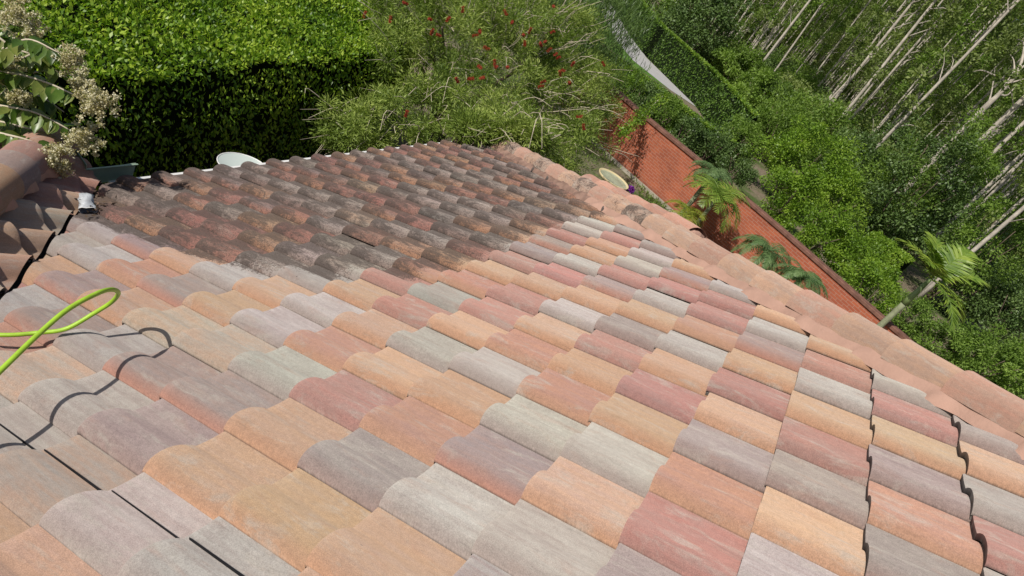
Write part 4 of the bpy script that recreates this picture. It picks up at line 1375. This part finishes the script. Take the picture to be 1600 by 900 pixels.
for bi, br in enumerate(BRN):
    P3 = [hub] + [R3(*q_) for q_ in br]
    cv = catmull(P3, 12)
    mb.tube(cv, [max(.0035, .014 - .0002 * i) for i in range(len(cv))], 6)
    cv = np.array(cv)
    seg = cv[12:-5]
    # paired leaves along the twig, hanging to both sides
    step = .038
    cum = np.r_[0, np.cumsum(np.linalg.norm(seg[1:] - seg[:-1], axis=1))]
    for s_ in np.arange(0, cum[-1], step):
        p = np.array([np.interp(s_, cum, seg[:, k]) for k in range(3)])
        i = min(np.searchsorted(cum, s_), len(seg) - 2)
        tg = unit(seg[i + 1] - seg[i])
        sd = unit(np.cross(tg, np.array([0, 0, 1.0])))
        for g in (-1, 1):
            LP.append(p); LD.append(unit(sd * g * .85 + tg * .35 + np.array([0, 0, -.45]) + rng.normal(size=3) * .18)); LN.append(unit(np.array([0, 0, 1]) + sd * g * .3 + rng.normal(size=3) * .25)); LS.append(rng.uniform(.10, .155))
LP, LD, LN, LS = map(np.array, (LP, LD, LN, LS))
# leaf as a pointed oval of six corners with a fold
S = unit(np.cross(LD, LN)); U = np.cross(S, LD)
Ls = LS[:, None]
cs = []
for a, w, u_ in ((0, .02, 0), (.25, .22, .0), (.55, .25, -.02), (.82, .13, -.07)):
    cs.append((LP + LD * Ls * a - S * Ls * w + U * Ls * (u_ + .07 * (w > .1)), LP + LD * Ls * a + U * Ls * u_, LP + LD * Ls * a + S * Ls * w + U * Ls * (u_ + .07 * (w > .1))))
tip = LP + LD * Ls - U * Ls * .12
Vm = np.stack([x for c in cs for x in c] + [tip], 1)      # 13 per leaf
fq = [(0, 1, 4, 3), (1, 2, 5, 4), (3, 4, 7, 6), (4, 5, 8, 7), (6, 7, 10, 9), (7, 8, 11, 10), (9, 10, 12, 12), (10, 11, 12, 12)]
nL = len(LP)
Vf = Vm.reshape(-1, 3)
Fs = [tuple(dict.fromkeys(i * 13 + j for j in f)) for i in range(nL) for f in fq]
lo = mesh_obj('leaves', Vf, Fs, G_MYR, cm, True)
at = lo.data.attributes.new('rnd', 'FLOAT', 'FACE'); at.data.foreach_set('value', np.repeat(rng.random(nL), 8).astype(np.float32))
mb.tube(catmull([cm0, (-5.8, -1.9, 2.0), tuple(hub)], 6), [.06 - .003 * i for i in range(13)], 8)
mb.build('trunk', M_TWIG, cm, True)
PAN = [(150, 160, 3.58, 34), (132, 215, 3.7, 28), (86, 250, 3.58, 30), (30, 25, 3.9, 34), (112, 95, 4.25, 26), (5, 105, 3.85, 26), (50, 60, 3.9, 20), (125, 130, 3.8, 16), (30, 150, 4.3, 18)]
for (x, y, D, rp) in PAN:
    c = R3(x, y, D); rad = rp * D * 1.58 / FPX
    n = 2600
    sub = c + rdir(60) * rad * rng.uniform(.1, .8, (60, 1)) * np.array([1, 1, 1.15])
    ii = rng.integers(0, 60, n)
    p = sub[ii] + rdir(n) * rng.random((n, 1)) * rad * .2
    leaves('flower_cluster', p, rdir(n), rdir(n), rng.uniform(.012, .022, n), .013, G_PAN, cm)

# ---------------------------------------------------------------- fallen leaf debris in the valley
n = 70
c = np.array((-2.72, .36, 3.13))
p = c + rng.normal(size=(n, 3)) * np.array([.09, .06, .004]) + np.array([0, 0, .03])
tag(leaves('dead_leaves', p, rdir(n) * np.array([1, 1, .3]), unit(rng.normal(size=(n, 3)) * .4 + np.array([0, 0, 1])), .035, .018,
           leaf_mat('dead_leaf', (.03, .02, .015), (.07, .045, .03), (.12, .08, .05), .1)), 'dark dead leaf litter caught in the valley by the crumpled cup', 'leaf litter', None, 'stuff')
